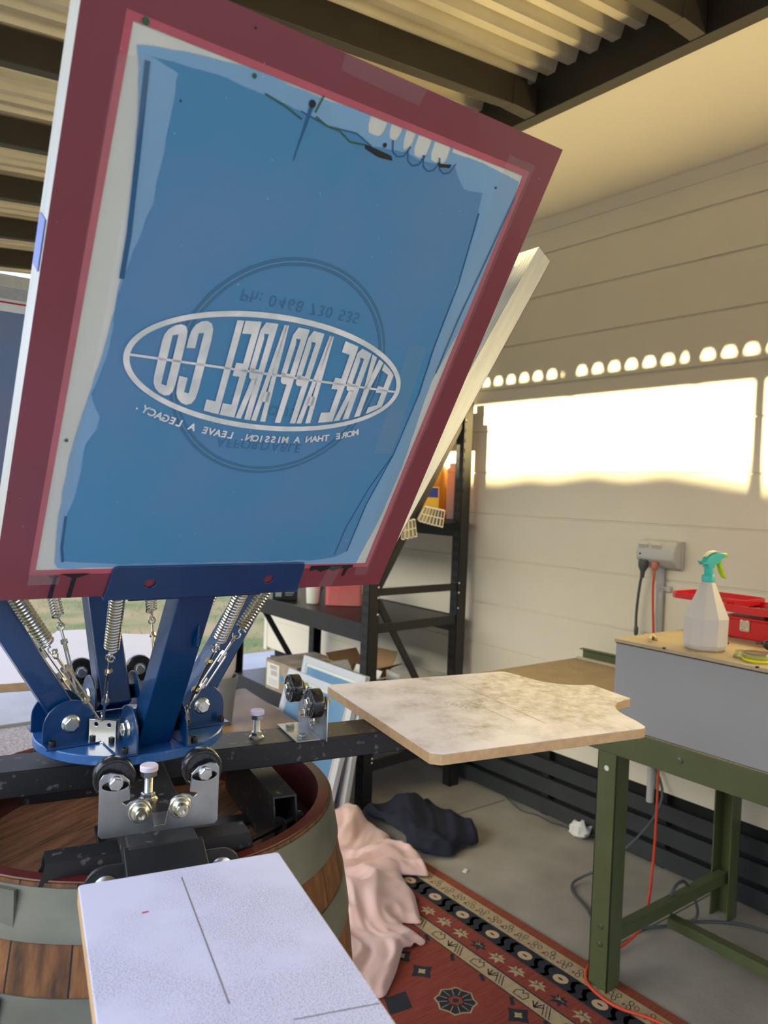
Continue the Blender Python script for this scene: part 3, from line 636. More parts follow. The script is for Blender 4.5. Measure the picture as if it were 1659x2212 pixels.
# clear tape strips
g = MB()
flat(g, [(-.224, .545), (-.196, .552), (-.196, .02), (-.222, .02)], -.0013)
flat(g, [(.150, .36), (.176, .36), (.186, .215), (.158, .213)], -.0013)
flat(g, [(.185, .585), (.226, .585), (.224, .02), (.203, .02)], -.0014)
flat(g, [(-.035, .6098), (.06, .6098), (.057, .594), (-.034, .596)], -.0013)
flat(g, [(-.222, .02), (-.19, .02), (-.19, .034), (-.222, .034)], -.0016)
flat(g, [(.150, 0), (.172, 0), (.178, .036), (.158, .036)], -.0015)
g.build('clear_tape', CLEAR, main, smooth=0)
# emblem: oval ring, cross line, mirrored letters
EC = (-.0055, .299); EA, EB = .1665, .0675
fm = lambda u, v: (EC[0]+u, -.0016, EC[1]+v)
g = MB(); N = 96
o_ = [fm(EA*cos(2*pi*i/N), EB*sin(2*pi*i/N)) for i in range(N)]; i_ = [fm((EA-.0062)*cos(2*pi*i/N), (EB-.0062)*sin(2*pi*i/N)) for i in range(N)]
g.add(o_+i_, [(i, (i+1) % N, N+(i+1) % N, N+i) for i in range(N)])
g.add([fm(-EA+.005, -.0013), fm(EA-.005, -.0013), fm(EA-.005, .0013), fm(-EA+.005, .0013)], [(0, 1, 2, 3)])
def q4(*p): return list(p)
def bxx(a, b, c, d): return [(a, c), (b, c), (b, d), (a, d)]
LET = {
 'E': [bxx(0, .42, 0, 1), bxx(.42, 1, .87, 1), bxx(.42, .86, .43, .57), bxx(.42, 1, 0, .13)],
 'L': [bxx(0, .42, 0, 1), bxx(.42, 1, 0, .13)],
 'P': [bxx(0, .40, 0, 1), bxx(.40, .70, .89, 1), [(.70, .89), (.62, .84), (.62, .53), (.70, .48), (1, .54), (1, .92), (.78, 1), (.70, 1)], [(.40, .42), (.70, .42), (.86, .44), (1, .54), (.70, .53), (.40, .53)]],
 'Y': [[(0, 1), (.40, 1), (.70, .46), (.34, .44)], [(.62, 1), (1, 1), (.70, .42), (.50, .52)], bxx(.32, .70, 0, .46)],
 'A': [[(0, 0), (.36, 0), (.62, 1), (.36, 1)], [(.64, 0), (1, 0), (.66, 1), (.42, 1)], bxx(.22, .78, .21, .32)],
 'C': [[(0, .2), (.40, .14), (.40, .86), (0, .80)], [(0, .80), (.40, .86), (.62, .86), (1, .80), (.96, .90), (.84, .965), (.62, 1), (.38, 1), (.16, .965), (.04, .90)], [(.62, .68), (1, .68), (1, .80), (.62, .86)], [(0, .20), (.04, .10), (.16, .035), (.38, 0), (.62, 0), (.84, .035), (.96, .10), (1, .20), (.62, .14), (.40, .14)], [(.62, .14), (1, .20), (1, .32), (.62, .32)]],
 'O': [[(0, .2), (.38, .14), (.38, .86), (0, .80)], [(0, .80), (.38, .86), (.62, .86), (1, .80), (.96, .90), (.84, .965), (.62, 1), (.38, 1), (.16, .965), (.04, .90)], [(.62, .14), (1, .20), (1, .80), (.62, .86)], [(0, .20), (.04, .10), (.16, .035), (.38, 0), (.62, 0), (.84, .035), (.96, .10), (1, .20), (.62, .14), (.38, .14)]],
}
LET['R'] = LET['P']+[[(.30, .44), (.66, .44), (1, 0), (.62, 0)]]
def envelope(u): return max(.018, (EB-.0105)*sqrt(max(0, 1-(u/(EA-.006))**2)))
cur = .1495
for word, wd, gap in (('EYRE', .0190, .0014), ('APPAREL', .0177, .0013), ('CO', .0235, .002)):
    for ch in word:
        for poly in LET[ch]:
            # subdivide tall edges a little so the arc reads
            pts = []
            for x, y in poly:
                u = cur-x*wd; e = envelope(u); pts.append(fm(u, (y*2-1)*e))
            # fan by triangulating through bmesh for concave shapes
            flat(g, [(p[0], p[2]) for p in pts], -.0016)
        cur -= wd+gap
    cur -= .0085 if word == 'EYRE' else .0100
part(g.build('oval_emblem', INK, main, smooth=0), 'open white oval emblem with mirrored lettering EYRE APPAREL CO')
# slogan along the lower arc
g = MB(); s = 'MORE THAN A MISSION. LEAVE A LEGACY.'; NL = len(s); hh = .0078
for i, ch in enumerate(s):
    if ch == ' ': continue
    t = i/(NL-1); u = .126-(.126+.141)*t; A2, B2 = .192, .0785
    # arc centre line, baseline away from the oval
    vv = -B2*sqrt(max(0, 1-(u/A2)**2)); sl = (B2*u/A2**2)/max(.05, sqrt(1-(u/A2)**2)); a = atan2(sl, 1)
    vs, fs = text2d(ch, .035); mx = (min(v[0] for v in vs)+max(v[0] for v in vs))/2; k = hh/.7
    pts = []
    for x, y in vs:
        X = -(x-mx)*k*1.05; Y = (y-.35)*k; pts.append(fm(u+X*cos(a)-Y*sin(a), vv+X*sin(a)+Y*cos(a)))
    g.add(pts, fs)
part(g.build('slogan_lettering', INK, main, smooth=0), 'mirrored slogan MORE THAN A MISSION. LEAVE A LEGACY.')
# ghost of an earlier stencil
g = MB(); gc = (.002, .302)
def annulus(r0, r1, y, N=96):
    v = [(gc[0]+r*cos(2*pi*i/N), y, gc[1]+r*sin(2*pi*i/N)) for r in (r0, r1) for i in range(N)]; g.add(v, [(i, (i+1) % N, N+(i+1) % N, N+i) for i in range(N)])
annulus(.1185, .1222, -.0010); annulus(.1230, .1268, -.0010); g.slot(1); annulus(.1222, .1230, -.0010); g.slot(0)
put_text(g, 'Ph: 0468 730 535', lambda x, y: (gc[0]+x, -.0010, .384+y), .0125, sy=-1, track=.06)
put_text(g, 'AFFORDABLE', lambda x, y: (gc[0]-.001+x, -.0010, .217+y), .0115, sy=-1, track=.05)
put_text(g, 'HOUSE', lambda x, y: (gc[0]+.012+x, -.0010, .262+y), .0115, sy=-1, track=.12)
part(g.build('ghost_lettering', [GHO, GHO2], main, smooth=0), 'faint darker ring and upside-down lettering of an old image')
# scratches / lint
g = MB(); rnd = random.Random(5)
for i in range(60):
    u, v = rnd.uniform(-.25, .25), rnd.uniform(.0, .6); a = rnd.uniform(0, 3.1); L_ = rnd.uniform(.0006, .0030)
    g.add([(u, -.0011, v), (u+.0004, -.0011, v+.0003), (u+L_*cos(a), -.0011, v+L_*sin(a))], [(0, 1, 2)])
g.build('lint', INK, main, smooth=0)
MB().box(-.2563, -.2555, .006, .030, .36, .405).build('tape_scrap', mat('blue_smudge', srgb(120, 140, 210), .5), main)

rs = screen('bare aluminium print screen leaning out behind the maroon one, right side of the press', 1, H=.655, elev=-1.5)
g = MB(); flat(g, [(-.19, .05), (.19, .05), (.19, .57), (-.19, .57)], .0018); g.build('emulsion', mat('emulsion_pale', srgb(150, 190, 206), .35), rs)
MB().box(-.215, .215, .0013, .0022, .596, .602).build('red_line', mat('red_tape_line', srgb(190, 30, 60), .4), rs)
bs = screen('print screen with grey-blue coating at the far left, behind the maroon one', 2, H=.625)
g = MB(); flat(g, [(-.205, .05), (.205, .05), (.205, .555), (-.205, .555)], .0018); g.build('emulsion', mat('emulsion_greyblue', srgb(92, 124, 162), .3, col2=srgb(116, 118, 150), vscale=4), bs)
MB().box(-.215, .215, .0013, .0022, .578, .582).build('red_line', MC['red_tape_line'], bs)

# ------------------------------------------------------------------ rack
rack = thing('steel_rack', 'black steel shelving rack against the cream wall', 'shelving rack', (2.5, 3.58, 0))
RK = mat('rack_black', (.016, .016, .017), .42, var=.15, vscale=12)
RO = Vector((2.5, 3.58, 0))
def rk(name, g, m=RK, bevel=.0015):
    g.v = [tuple(Vector(v)-RO) for v in g.v]; return g.build(name, m, rack, bevel=bevel)
HOLE = mat('slot_hole', (.002, .002, .002), .9); BOLT = mat('bolt_white', (.85, .85, .82), .4)
for (x0, x1, sx_) in ((2.17, 2.232, 1), (2.738, 2.80, -1)):
    for (y0, y1, sy_) in ((2.88, 2.935, 1), (4.225, 4.28, -1)):
        g = MB(); t = .003; xo = x0 if sx_ > 0 else x1; yo = y0 if sy_ > 0 else y1
        # channel post: web facing outward along y, two flanges
        g.box(x0, x1, min(yo, yo+sy_*t), max(yo, yo+sy_*t), 0, 2.0)
        g.box(x0, x0+t, y0, y1, 0, 2.0).box(x1-t, x1, y0, y1, 0, 2.0)
        if sy_ > 0: g.box(x0, x0+.02, y1-t, y1, 0, 2.0).box(x1-.02, x1, y1-t, y1, 0, 2.0)
        g.slot(1)
        for i in range(38):
            zz = .05+i*.051
            g.box(x0-.0006, x0+.0006, y0+.014, y0+.019, zz, zz+.022).box(x0-.0006, x0+.0006, y0+.034, y0+.039, zz, zz+.022)
            if sx_ < 0 and sy_ > 0 and zz > 1.5: g.box(x0+.006, x0+.012, y0-.0006, y0+.0004, zz, zz+.02)
        rk('post', g, [RK, HOLE])
        if y0 < 3:
            for zz in (1.01, 1.06, .93, .24, .22, 1.90, 1.96):
                rk('bolt', MB().sphere(((x1 if sx_ > 0 else x0)-sx_*.008, y0-.0005, zz), .0045, n=10), BOLT, 0)
for z_ in (.38, .88, 1.38, 1.96):
    rk('shelf', MB().box(2.18, 2.79, 2.90, 4.26, z_-.014, z_), RK)
    rk('beam', MB().box(2.172, 2.19, 2.93, 4.23, z_-.085, z_+.004)); rk('beam', MB().box(2.78, 2.798, 2.93, 4.23, z_-.085, z_+.004))
def brace(p, q, w=.022, t=.012):
    p, q = Vector(p), Vector(q); d = (q-p); L_ = d.length; a = atan2(d.z, d.x)
    M = Matrix.Translation(p) @ Matrix.Rotation(-a, 4, 'Y'); return MB().box(0, L_, -t/2, t/2, -w/2, w/2, M)
for yy in (2.892, 4.268):
    rk('crossbar', brace((2.23, yy, 1.035), (2.745, yy, 1.04), .036)); rk('crossbar', brace((2.23, yy, .20), (2.745, yy, .225), .05))
    rk('crossbar', brace((2.23, yy, .86), (2.745, yy, .872), .045))
    rk('brace', brace((2.235, yy+.004, 1.06), (2.755, yy+.004, 1.93), .04)); rk('brace', brace((2.235, yy+.004, .99), (2.70, yy+.004, .27), .035))

# things on the rack
PAPER = mat('white_card', srgb(222, 220, 212), .7, var=.04, vscale=12); CARD = mat('brown_cardboard', srgb(176, 140, 98), .8, var=.08, vscale=14); CARDD = mat('dusty_cardboard', srgb(138, 116, 92), .85, col2=srgb(180, 168, 150), vscale=9)
o = MB().lathe([(.030, 0), (.034, .002), (.043, .125), (.045, .127), (.0435, .127), (.041, .12), (.031, .004), (.0001, .004)], (0, 0, 0), (0, 0, 1), 28).build('paper_cup', mat('white_cup', srgb(236, 234, 226), .5), loc=(2.32, 3.60, .881))
tag(o, 'plain white cup on the rack shelf beside the red-pink tub', 'cup')
o = MB().prism(rrect(-.10, .10, -.07, .07, .02), 0, .17).build('storage_tub', mat('pink_red_plastic', srgb(222, 96, 96), .5, col2=srgb(214, 130, 130), vscale=6), loc=(2.46, 3.50, .8812), bevel=.004); o.rotation_euler = (0, 0, radians(-35))
tag(o, 'red-pink plastic tub on the middle rack shelf', 'tub')
t = thing('battery_box', 'black box with small white print behind the white cup', 'box', (2.26, 3.80, .881), radians(-30))
MB().box(-.07, .07, -.05, .05, 0, .075).build('case', BLACK, t, bevel=.003)
g = MB(); g.box(-.055, -.02, -.0508, -.05, .02, .055); g.box(0, .05, -.0508, -.05, .040, .046).box(0, .042, -.0508, -.05, .028, .033); g.build('print', mat('pale_print', srgb(150, 165, 150), .6), t)
def carton(label, loc, w, d, h, rz, m, open_=False, lab=False, txt=None):
    t = thing('carton', label, 'cardboard box', loc, rz)
    th = .004; g = MB().box(-w/2, w/2, -d/2, d/2, 0, th)
    g.box(-w/2, w/2, -d/2, -d/2+th, 0, h).box(-w/2, w/2, d/2-th, d/2, 0, h).box(-w/2, -w/2+th, -d/2, d/2, 0, h).box(w/2-th, w/2, -d/2, d/2, 0, h)
    if not open_: g.box(-w/2, w/2, -d/2, d/2, h-th, h)
    g.build('carton_body', m, t, bevel=.0015)
    if open_:
        for s, ang in ((-1, 25), (1, 50)):
            M = Matrix.Translation((0, s*d/2, h)) @ Matrix.Rotation(radians(s*ang), 4, 'X'); MB().box(-w/2, w/2, 0 if s > 0 else -d*.4, d*.4 if s > 0 else 0, 0, th, M).build('flap', m, t)
        for s, ang in ((-1, 35), (1, -60)):
            M = Matrix.Translation((s*w/2, 0, h)) @ Matrix.Rotation(radians(-s*ang if s < 0 else ang), 4, 'Y'); MB().box(0 if s > 0 else -w*.4, w*.4 if s > 0 else 0, -d/2, d/2, 0, th, M).build('flap', m, t)
    if lab:
        g = MB().box(-w/2-.0012, -w/2-.0002, d*.05, d*.46, h*.12, h*.88); part(g.build('label', PAPER, t), 'white printed label')
        g = MB()
        for i in range(7): g.box(-w/2-.0016, -w/2-.001, d*(.12+i*.03), d*(.13+i*.03), h*.5, h*.66)
        for i in range(3): g.box(-w/2-.0016, -w/2-.001, d*.1, d*.4, h*(.2+i*.07), h*(.21+i*.07))
        for i in range(2): g.box(-w/2-.0016, -w/2-.001, d*.12, d*.35, h*(.72+i*.06), h*(.745+i*.06))
        g.build('barcode', DK, t)
        part(MB().cyl((-w/2-.0014, d*-.05, h*.5), (-w/2-.0004, d*-.05, h*.5), .018).build('sticker', mat('blue_sticker', srgb(60, 140, 200), .5), t), 'round blue sticker')
    if txt:
        g = MB(); put_text(g, txt, lambda x, y: (x, -d/2-.0008, h*.45+y), h*.22, bold=.03); g.build('print', DK, t)
    return t
carton('dusty brown carton with a white barcode label on the low rack shelf', (2.335, 3.67, .381), .33, .31, .17, radians(2), CARDD, lab=True)
carton('open brown carton with raised flaps on the low rack shelf', (2.50, 3.36, .381), .24, .22, .17, radians(10), CARD, open_=True)
carton('tall white carton standing open beside the front rack post', (2.27, 3.10, .381), .13, .20, .19, radians(4), PAPER, open_=True)
carton('white carton printed BNU lying at the wall end of the low shelf', (2.60, 3.08, .451), .20, .13, .13, radians(-6), PAPER, txt='BNU')
carton('flat white carton with red print under the BNU carton', (2.60, 3.06, .381), .32, .24, .068, radians(-6), PAPER)
# upper shelf: orange drum, yellow cards, colour fan
t = thing('orange_drum', 'orange plastic container on the upper rack shelf', 'container', (2.735, 3.10, 1.381))
g = MB().lathe([(.07, 0), (.078, .01), (.080, .02), (.076, .035), (.076, .24), (.07, .27), (.045, .30)], n=28); g.build('container_body', mat('orange_plastic', srgb(236, 150, 28), .45, col2=srgb(222, 110, 20), vscale=5), t)
MB().tube([(.02, -.079, .05), (.022, -.0792, .12), (.018, -.079, .17)], .0012, 5).build('crack', DK, t)
o = MB().cyl((0, 0, .30), (0, 0, .325), .03).build('container_lid', BLACK, t)
t = thing('yellow_packet', 'yellow and white printed packet leaning by the orange container', 'packet', (2.615, 3.02, 1.381), radians(-25))
MB().box(-.07, .07, -.01, .01, 0, .17).build('packet_body', mat('yellow_print', srgb(240, 190, 60), .5), t, bevel=.003)
MB().box(-.065, .065, -.0108, -.01, .0, .055).build('white_panel', PAPER, t); MB().box(-.065, .065, -.0108, -.01, .115, .165).build('blue_panel', mat('blue_print', srgb(40, 60, 160), .5), t)
def fan(label, loc, rz, tilt, n=6, roll=0, sp_=.018):
    t = thing('colour_fan', label, 'colour swatch', loc); M0 = Matrix.Translation(loc) @ RZ(rz) @ Matrix.Rotation(tilt, 4, 'X') @ RZ(roll); t.matrix_world = M0
    cols = [srgb(120, 116, 84), srgb(140, 130, 96), srgb(110, 104, 70), srgb(90, 88, 60), srgb(74, 70, 52), srgb(60, 50, 46), srgb(80, 40, 44), srgb(100, 60, 60)]
    for i in range(n):
        M = Matrix.Translation((i*sp_, i*sp_*.25, i*.0014)) @ RZ(radians(-8+i*3))
        g = MB().prism(rrect(-.010, .010, -.092, 0, .004, 3), 0, .0006, M); g.slot(1)
        for q in range(2): g.box(-.0072, .0065, -.087+q*.042, -.050+q*.042, .0006, .0009, M)
        g.build('swatch_card', [PAPER, mat('swatch_%d' % i, cols[i % 8], .6)], t)
    return t
fan('fanned paint swatches in olive and plum hanging over the upper shelf edge', (2.49, 2.862, 1.452), radians(-8), radians(78), 7, radians(-24), .015)
fan('black and white fanned strips hanging below the upper shelf', (2.36, 2.88, 1.375), radians(-10), radians(75), 4)

# ------------------------------------------------------------------ leaning screens
def lean(label, bx, by, tx, tz, w, h, ytop, rz=0):
    # bottom edge on floor from y=by to by+w, leaning towards +x
    d = Vector((tx-bx, 0, tz)).normalized(); u = Vector((0, 1, 0)); n_ = d.cross(u)
    r = thing('print_screen', label, 'print screen'); T = RZ(rz).to_3x3(); u2 = T @ u; d2_ = T @ d; n2 = T @ n_
    r.matrix_world = Matrix(((u2.x, n2.x, d2_.x, bx), (u2.y, n2.y, d2_.y, by+w/2), (u2.z, n2.z, d2_.z, .006), (0, 0, 0, 1)))
    g = MB(); ring(g, w/2, h, .035, -.03, 0); g.build('frame', mat('pale_aluminium', (.62, .64, .67), .45, .3), r, bevel=.002)
    MB().box(-w/2+.03, w/2-.03, -.006, -.005, .03, h-.03).build('mesh', MESH, r)
    MB().box(-w/2+.055, w/2-.045, -.0045, -.0035, .05, h-.05).build('emulsion', mat('emulsion_lean', srgb(84, 128, 168), .3, col2=srgb(120, 158, 190), vscale=3), r)
    MB().box(-w/2+.044, -w/2+.047, -.0045, -.0035, .04, h-.04).build('red_line', MC['red_tape_line'], r)
    return r
lean('aluminium print screen with blue coating leaning on the rack, in front of another', 1.95, 2.86, 2.095, .56, .60, .585, 0)
lean('second aluminium print screen leaning behind the first against the rack', 2.03, 2.84, 2.135, .64, .54, .655, 0)

# low brown bench-top with bucket behind the press
t = thing('low_table', 'low worn table with a brown stained top behind the press', 'low table', (1.72, 3.42, 0), radians(-6))
MB().box(-.30, .26, -.34, .40, .36, .40).build('tabletop', mat('stained_top', srgb(104, 84, 64), .45, col2=srgb(150, 120, 88), vscale=5), t, bevel=.004)
MB().box(-.28, .24, -.32, .38, .27, .36).build('apron', BLACK, t)
for sx_ in (-.26, .22):
    for sy_ in (-.30, .36): MB().box(sx_-.02, sx_+.02, sy_-.02, sy_+.02, 0, .27).build('leg', BLACK, t)
BK = (1.62, 3.28, .401)
t = thing('bucket', 'grey plastic bucket standing on the low brown table', 'bucket', BK)
MB().lathe([(.055, 0), (.058, .003), (.076, .20), (.080, .20), (.080, .222), (.074, .222), (.056, .006), (.0001, .006)], n=32).build('bucket_body', mat('grey_plastic', srgb(118, 120, 122), .5), t)
part(MB().lathe([(.05, .21), (.066, .25), (.07, .36), (.067, .36), (.0001, .355)], n=28).build('inner_tub', mat('pale_tub', srgb(208, 200, 198), .5), t), 'pale pinkish tub nested inside')

# ------------------------------------------------------------------ bench
GRNP = mat('olive_green_steel', srgb(84, 92, 58), .45, var=.08, vscale=10, bump=.05, bscale=150)
bn = thing('work_bench', 'olive green steel work bench along the cream wall', 'work bench', (2.40, .8, 0))
def bnb(name, x0, x1, y0, y1, z0, z1, m=GRNP, bevel=.002): return MB().box(x0-2.40, x1-2.40, y0-.8, y1-.8, z0, z1).build(name, m, bn, bevel=bevel)
bnb('apron', 2.0, 2.006, -.5, 2.12, .737, .82); bnb('apron', 2.79, 2.796, -.5, 2.12, .737, .86); bnb('apron', 2.006, 2.79, 2.114, 2.12, .75, .80)
bnb('back_rail', 2.765, 2.79, -.5, 2.12, .856, .860)
bnb('bench_top', 2.006, 2.79, -.5, 2.114, .80, .822, mat('dusty_hardboard', srgb(150, 132, 104), .75, var=.12, vscale=11))
bnb('lip', 2.72, 2.735, 1.0, 2.10, .822, .832, mat('pale_strip', srgb(180, 172, 150), .6))
for yy in (1.375, -.30):
    for x0, s in ((2.0, 1), (2.715, -1)):
        g = MB(); ox = -2.40; oy = -.8
        a, b = (x0, x0+.065) ; g.box(a+ox, b+ox, yy+.062+oy, yy+.067+oy, 0, .737) if False else None
        g.box(a+ox, a+.005+ox if s > 0 else b+ox, yy+oy, yy+.07+oy, 0, .737) if s > 0 else g.box(b-.005+ox, b+ox, yy+oy, yy+.07+oy, 0, .737)
        g.box(a+ox, b+ox, yy+oy, yy+.005+oy, 0, .737); g.box(a+ox, b+ox, yy+.065+oy, yy+.07+oy, 0, .737)
        leg = g.build('leg', GRNP, bn, bevel=.0015)
        if s > 0:
            for zz in (.145, .20): MB().hexn((a-.0002+ox, yy+.03+oy, zz), (-1, 0, 0), .008, .004, 0).build('bolt', mat('worn_bolt', srgb(110, 112, 96), .4, .6), leg)
bnb('stretcher', 2.03, 2.74, 1.395, 1.43, .13, .17); bnb('stretcher', 2.03, 2.74, -.28, -.24, .13, .17); bnb('stretcher', 2.36, 2.40, -.26, 1.40, .085, .12)
g = MB().lathe([(.001, 0), (.008, .0003), (.0085, .0009)], (2.0-2.4-.001, 1.41-.8, .69), (-1, 0, 0), 12)
part(g.build('paint_chip', mat('white_paint', (.8, .8, .76), .5), bn), 'white paint chip')
part(MB().hexn((2.0-2.4-.0002, 1.17-.8, .785), (-1, 0, 0), .009, .004, 0).build('bolt', MC['worn_bolt'], bn), 'bolt on the front rail')
# grey box on bench
gb = thing('grey_cabinet', 'long grey metal cabinet with a beige top on the green bench', 'cabinet', (2.39, .67, .8225))
MB().box(-.380, .33, -1.15, .735, 0, .253).build('cabinet_body', mat('grey_enamel', srgb(150, 152, 156), .42, var=.03, vscale=3), gb, bevel=.002)
MB().box(-.382, .33, -1.15, .735, .2535, .2565).build('gasket', mat('rusty_gap', srgb(80, 62, 46), .8), gb)
MB().box(-.385, .33, -1.15, .738, .257, .267).build('cabinet_top', mat('beige_board', srgb(176, 160, 132), .7, var=.1, vscale=12), gb, bevel=.001)
for yy in (.30, .0, .57): MB().box(-.3865, -.381, yy-.004, yy+.004, .2645, .2695).build('clip', DK, gb)
TOPZ = 1.090
# spray bottle
sp = thing('spray_bottle', 'translucent white spray bottle with turquoise and lime trigger head', 'spray bottle', (2.113, 1.176, TOPZ), radians(-20))
pr_ = [(.052, 0), (.058, .006), (.061, .016), (.0605, .085), (.0595, .090)]
g = MB(); n = 12
g.lathe([(.050, 0), (.057, .005), (.0615, .016), (.0625, .093), (.0205, .190), (.016, .196), (.016, .2)], n=10)
g.build('bottle', mat('translucent_plastic', srgb(226, 222, 218), .35, trans=.25, ior=1.3), sp, bevel=.003, smooth=15)
TQ = mat('turquoise_plastic', srgb(60, 190, 180), .35); LM_ = mat('lime_plastic', srgb(176, 204, 20), .35)
g = MB().lathe([(.0185, .196), (.0185, .214), (.0165, .217), (.0125, .219), (.0125, .242)], n=24); g.build('collar', TQ, sp)
# head: profile in x-z (nozzle toward +x) extruded in y
MH = Matrix(((1, 0, 0, 0), (0, 0, 1, 0), (0, 1, 0, 0), (0, 0, 0, 1)))
g = MB().prism([(-.026, .244), (-.012, .246), (-.013, .236), (.013, .236), (.014, .246), (.034, .250), (.036, .262), (.046, .266), (.048, .279), (.02, .281), (0, .276), (-.014, .265), (-.020, .252), (-.036, .256), (-.030, .250)], -.011, .011, MH); g.build('spray_head', TQ, sp, bevel=.002)
MB().prism([(-.016, .268), (0, .279), (.02, .284), (.036, .283), (.02, .286), (0, .283), (-.014, .272)], -.008, .008, MH).build('head_cap', mat('cream_plastic', srgb(236, 236, 200), .4), sp)
MB().cyl((.047, 0, .273), (.060, 0, .273), .006, n=16).build('nozzle', LM_, sp)
MB().prism([(.026, .274), (.038, .272), (.040, .258), (.045, .235), (.055, .212), (.062, .206), (.060, .204), (.050, .208), (.040, .222), (.031, .245), (.027, .26)], -.007, .007, MH).build('trigger', LM_, sp, bevel=.0015)
# toolbox with trays
tb = thing('toolbox', 'open red toolbox with two cantilever trays on the grey cabinet', 'toolbox', (2.50, 1.035, TOPZ), 0)
RED = mat('red_steel', srgb(206, 26, 34), .35, coat=.2)
def tray(x0, x1, y0, y1, z0, z1, c=.025):
    g = MB(); o_ = [(x0+c, y0), (x1-c, y0), (x1, y0+c), (x1, y1-c), (x1-c, y1), (x0+c, y1), (x0, y1-c), (x0, y0+c)]; t_ = .004
    cx, cy = (x0+x1)/2, (y0+y1)/2; i_ = [(cx+(x-cx)*(1-2*t_/(x1-x0)), cy+(y-cy)*(1-2*t_/(y1-y0))) for x, y in o_]
    g.holed(o_, [i_], z0, z1); g.prism(i_, z0, z0+.003); return g
MB().box(-.11, .13, -.45, .235, 0, .062).build('box_body', RED, tb, bevel=.004)
MB().box(-.117, .135, -.45, .242, .060, .068).build('rim', RED, tb, bevel=.002)
g = MB(); MM = Matrix.Translation((-.1115, .165, .045)) @ Matrix(((0, 0, -1, 0), (1, 0, 0, 0), (0, 1, 0, 0), (0, 0, 0, 1))); g.prism(rrect(-.0155, .0155, -.020, .022, .005), 0, .003, MM)
lt = g.build('latch', mat('latch_nickel', (.6, .56, .5), .35, 1.), tb)
for a in (-.009, .009):
    for b in (-.012, .013): MB().sphere((-.116, .165+a, .045+b), .0035, n=10).build('rivet', BOLT, lt)
tr1 = tray(-.13, .06, -.05, .25, .082, .105).build('tray', RED, tb)
tr2 = tray(-.07, .11, .20, .46, .094, .114).build('tray', RED, tb)
MB().box(.02, .03, .15, .17, .06, .10).build('hinge_arm', RED, tb); MB().box(.02, .03, .26, .28, .08, .10).build('hinge_arm', RED, tb)
part(MB().prism([(-.11, .0), (.02, -.01), (.03, .20), (-.09, .22)], .0851, .087).build('tray_liner', mat('grey_liner', srgb(150, 140, 126), .6), tb), 'dull grey tray liner')
def screws(label, loc, R, n, L_=.02):
    g = MB(); rnd = random.Random(n)
    for i in range(n):
        a, b = rnd.uniform(0, 6.28), rnd.uniform(0, 6.28); r = R*sqrt(rnd.random()); x, y = r*cos(a)*.7, r*sin(a)*1.5; h = rnd.uniform(.002, .012*(1-r/R)+.004)
        g.cyl((x-L_/2*cos(b), y-L_/2*sin(b), h), (x+L_/2*cos(b), y+L_/2*sin(b), h+rnd.uniform(-.002, .004)), .0014, n=5)
    o = g.build('loose_screws', mat('dull_screw', srgb(104, 92, 76), .5, .5), loc=loc); tag(o, label, 'screws', kind='stuff')
screws('pile of dull screws in the nearer red tray', (2.47, 1.133, 1.1775), .045, 140)
screws('small heap of dull screws in the farther red tray', (2.52, 1.37, 1.1875), .03, 60)
# tape dispenser / yellow tape
tp = thing('tape_dispenser', 'clear tape dispenser with a yellow roll lying on the cabinet edge', 'tape dispenser', (2.082, 1.01, TOPZ), radians(-15))
YL = mat('yellow_tape', srgb(236, 224, 20), .3); CL = mat('clear_plastic', srgb(220, 226, 200), .08, trans=.85, ior=1.4)
g = MB().lathe([(.033, 0), (.036, .002), (.036, .008), (.033, .008)], n=40, closed=True).cyl((0, 0, 0), (0, 0, .002), .034, n=40); g.build('base_disc', YL, tp)
MB().lathe([(.014, .003), (.028, .003), (.028, .019), (.014, .019)], n=36, closed=True).build('tape_roll', mat('yellow_roll', srgb(240, 230, 90), .4), tp)
MB().lathe([(.034, .009), (.0365, .010), (.0365, .020), (.033, .0235), (.0001, .0245), (.0001, .023), (.032, .022), (.0345, .019)], n=40).build('cover', CL, tp)
MB().frustum([(-.02, .033, 0), (-.02, .062, 0), (.02, .062, 0), (.02, .033, 0)], [(-.016, .028, .018), (-.014, .06, .018), (.014, .06, .018), (.016, .028, .018)]).build('cutter', CL, tp); MB().box(-.017, .017, .03, .058, .0005, .005).build('yellow_tail', YL, tp)
gl = thing('safety_glasses', 'dark sunglasses at the right edge, beside the yellow tape', 'glasses', (2.26, 1.05, TOPZ), radians(10))
g = MB().sphere((0, 0, .018), .03, n=16, sc=(.35, 1, .6)).sphere((.0, -.062, .018), .03, n=16, sc=(.35, 1, .6)); g.build('lens', mat('dark_lens', (.01, .012, .02), .12, coat=.5), gl)
MB().tube([(.0, .03, .02), (.03, .05, .016), (.075, .065, .008)], [.004, .003, .005], 8).build('temple', BLACK, gl)
o = MB().cyl((0, 0, .004), (.01, .04, .004), .003, n=8).build('drill_bit', BLACK, loc=(2.245, 1.176, TOPZ)); tag(o, 'small black bit lying between the spray bottle and the toolbox', 'drill bit')
for i, (x, y, a) in enumerate(((2.084, 1.335, .5), (2.113, 1.342, .62))):
    g = MB().box(-.004, .004, -.032, .032, 0, .005).box(-.0035, .0035, -.032, .030, .006, .0105); o = g.build('clothes_peg', mat('pale_wood', srgb(214, 190, 150), .6), loc=(x, y, TOPZ), bevel=.001); o.rotation_euler = (0, 0, radians(-60+i*14))
    tag(o, 'pale wooden peg on the cabinet corner, '+('nearer the front edge' if i == 0 else 'nearer the wall'), 'clothes peg', 'wooden pegs on the cabinet')

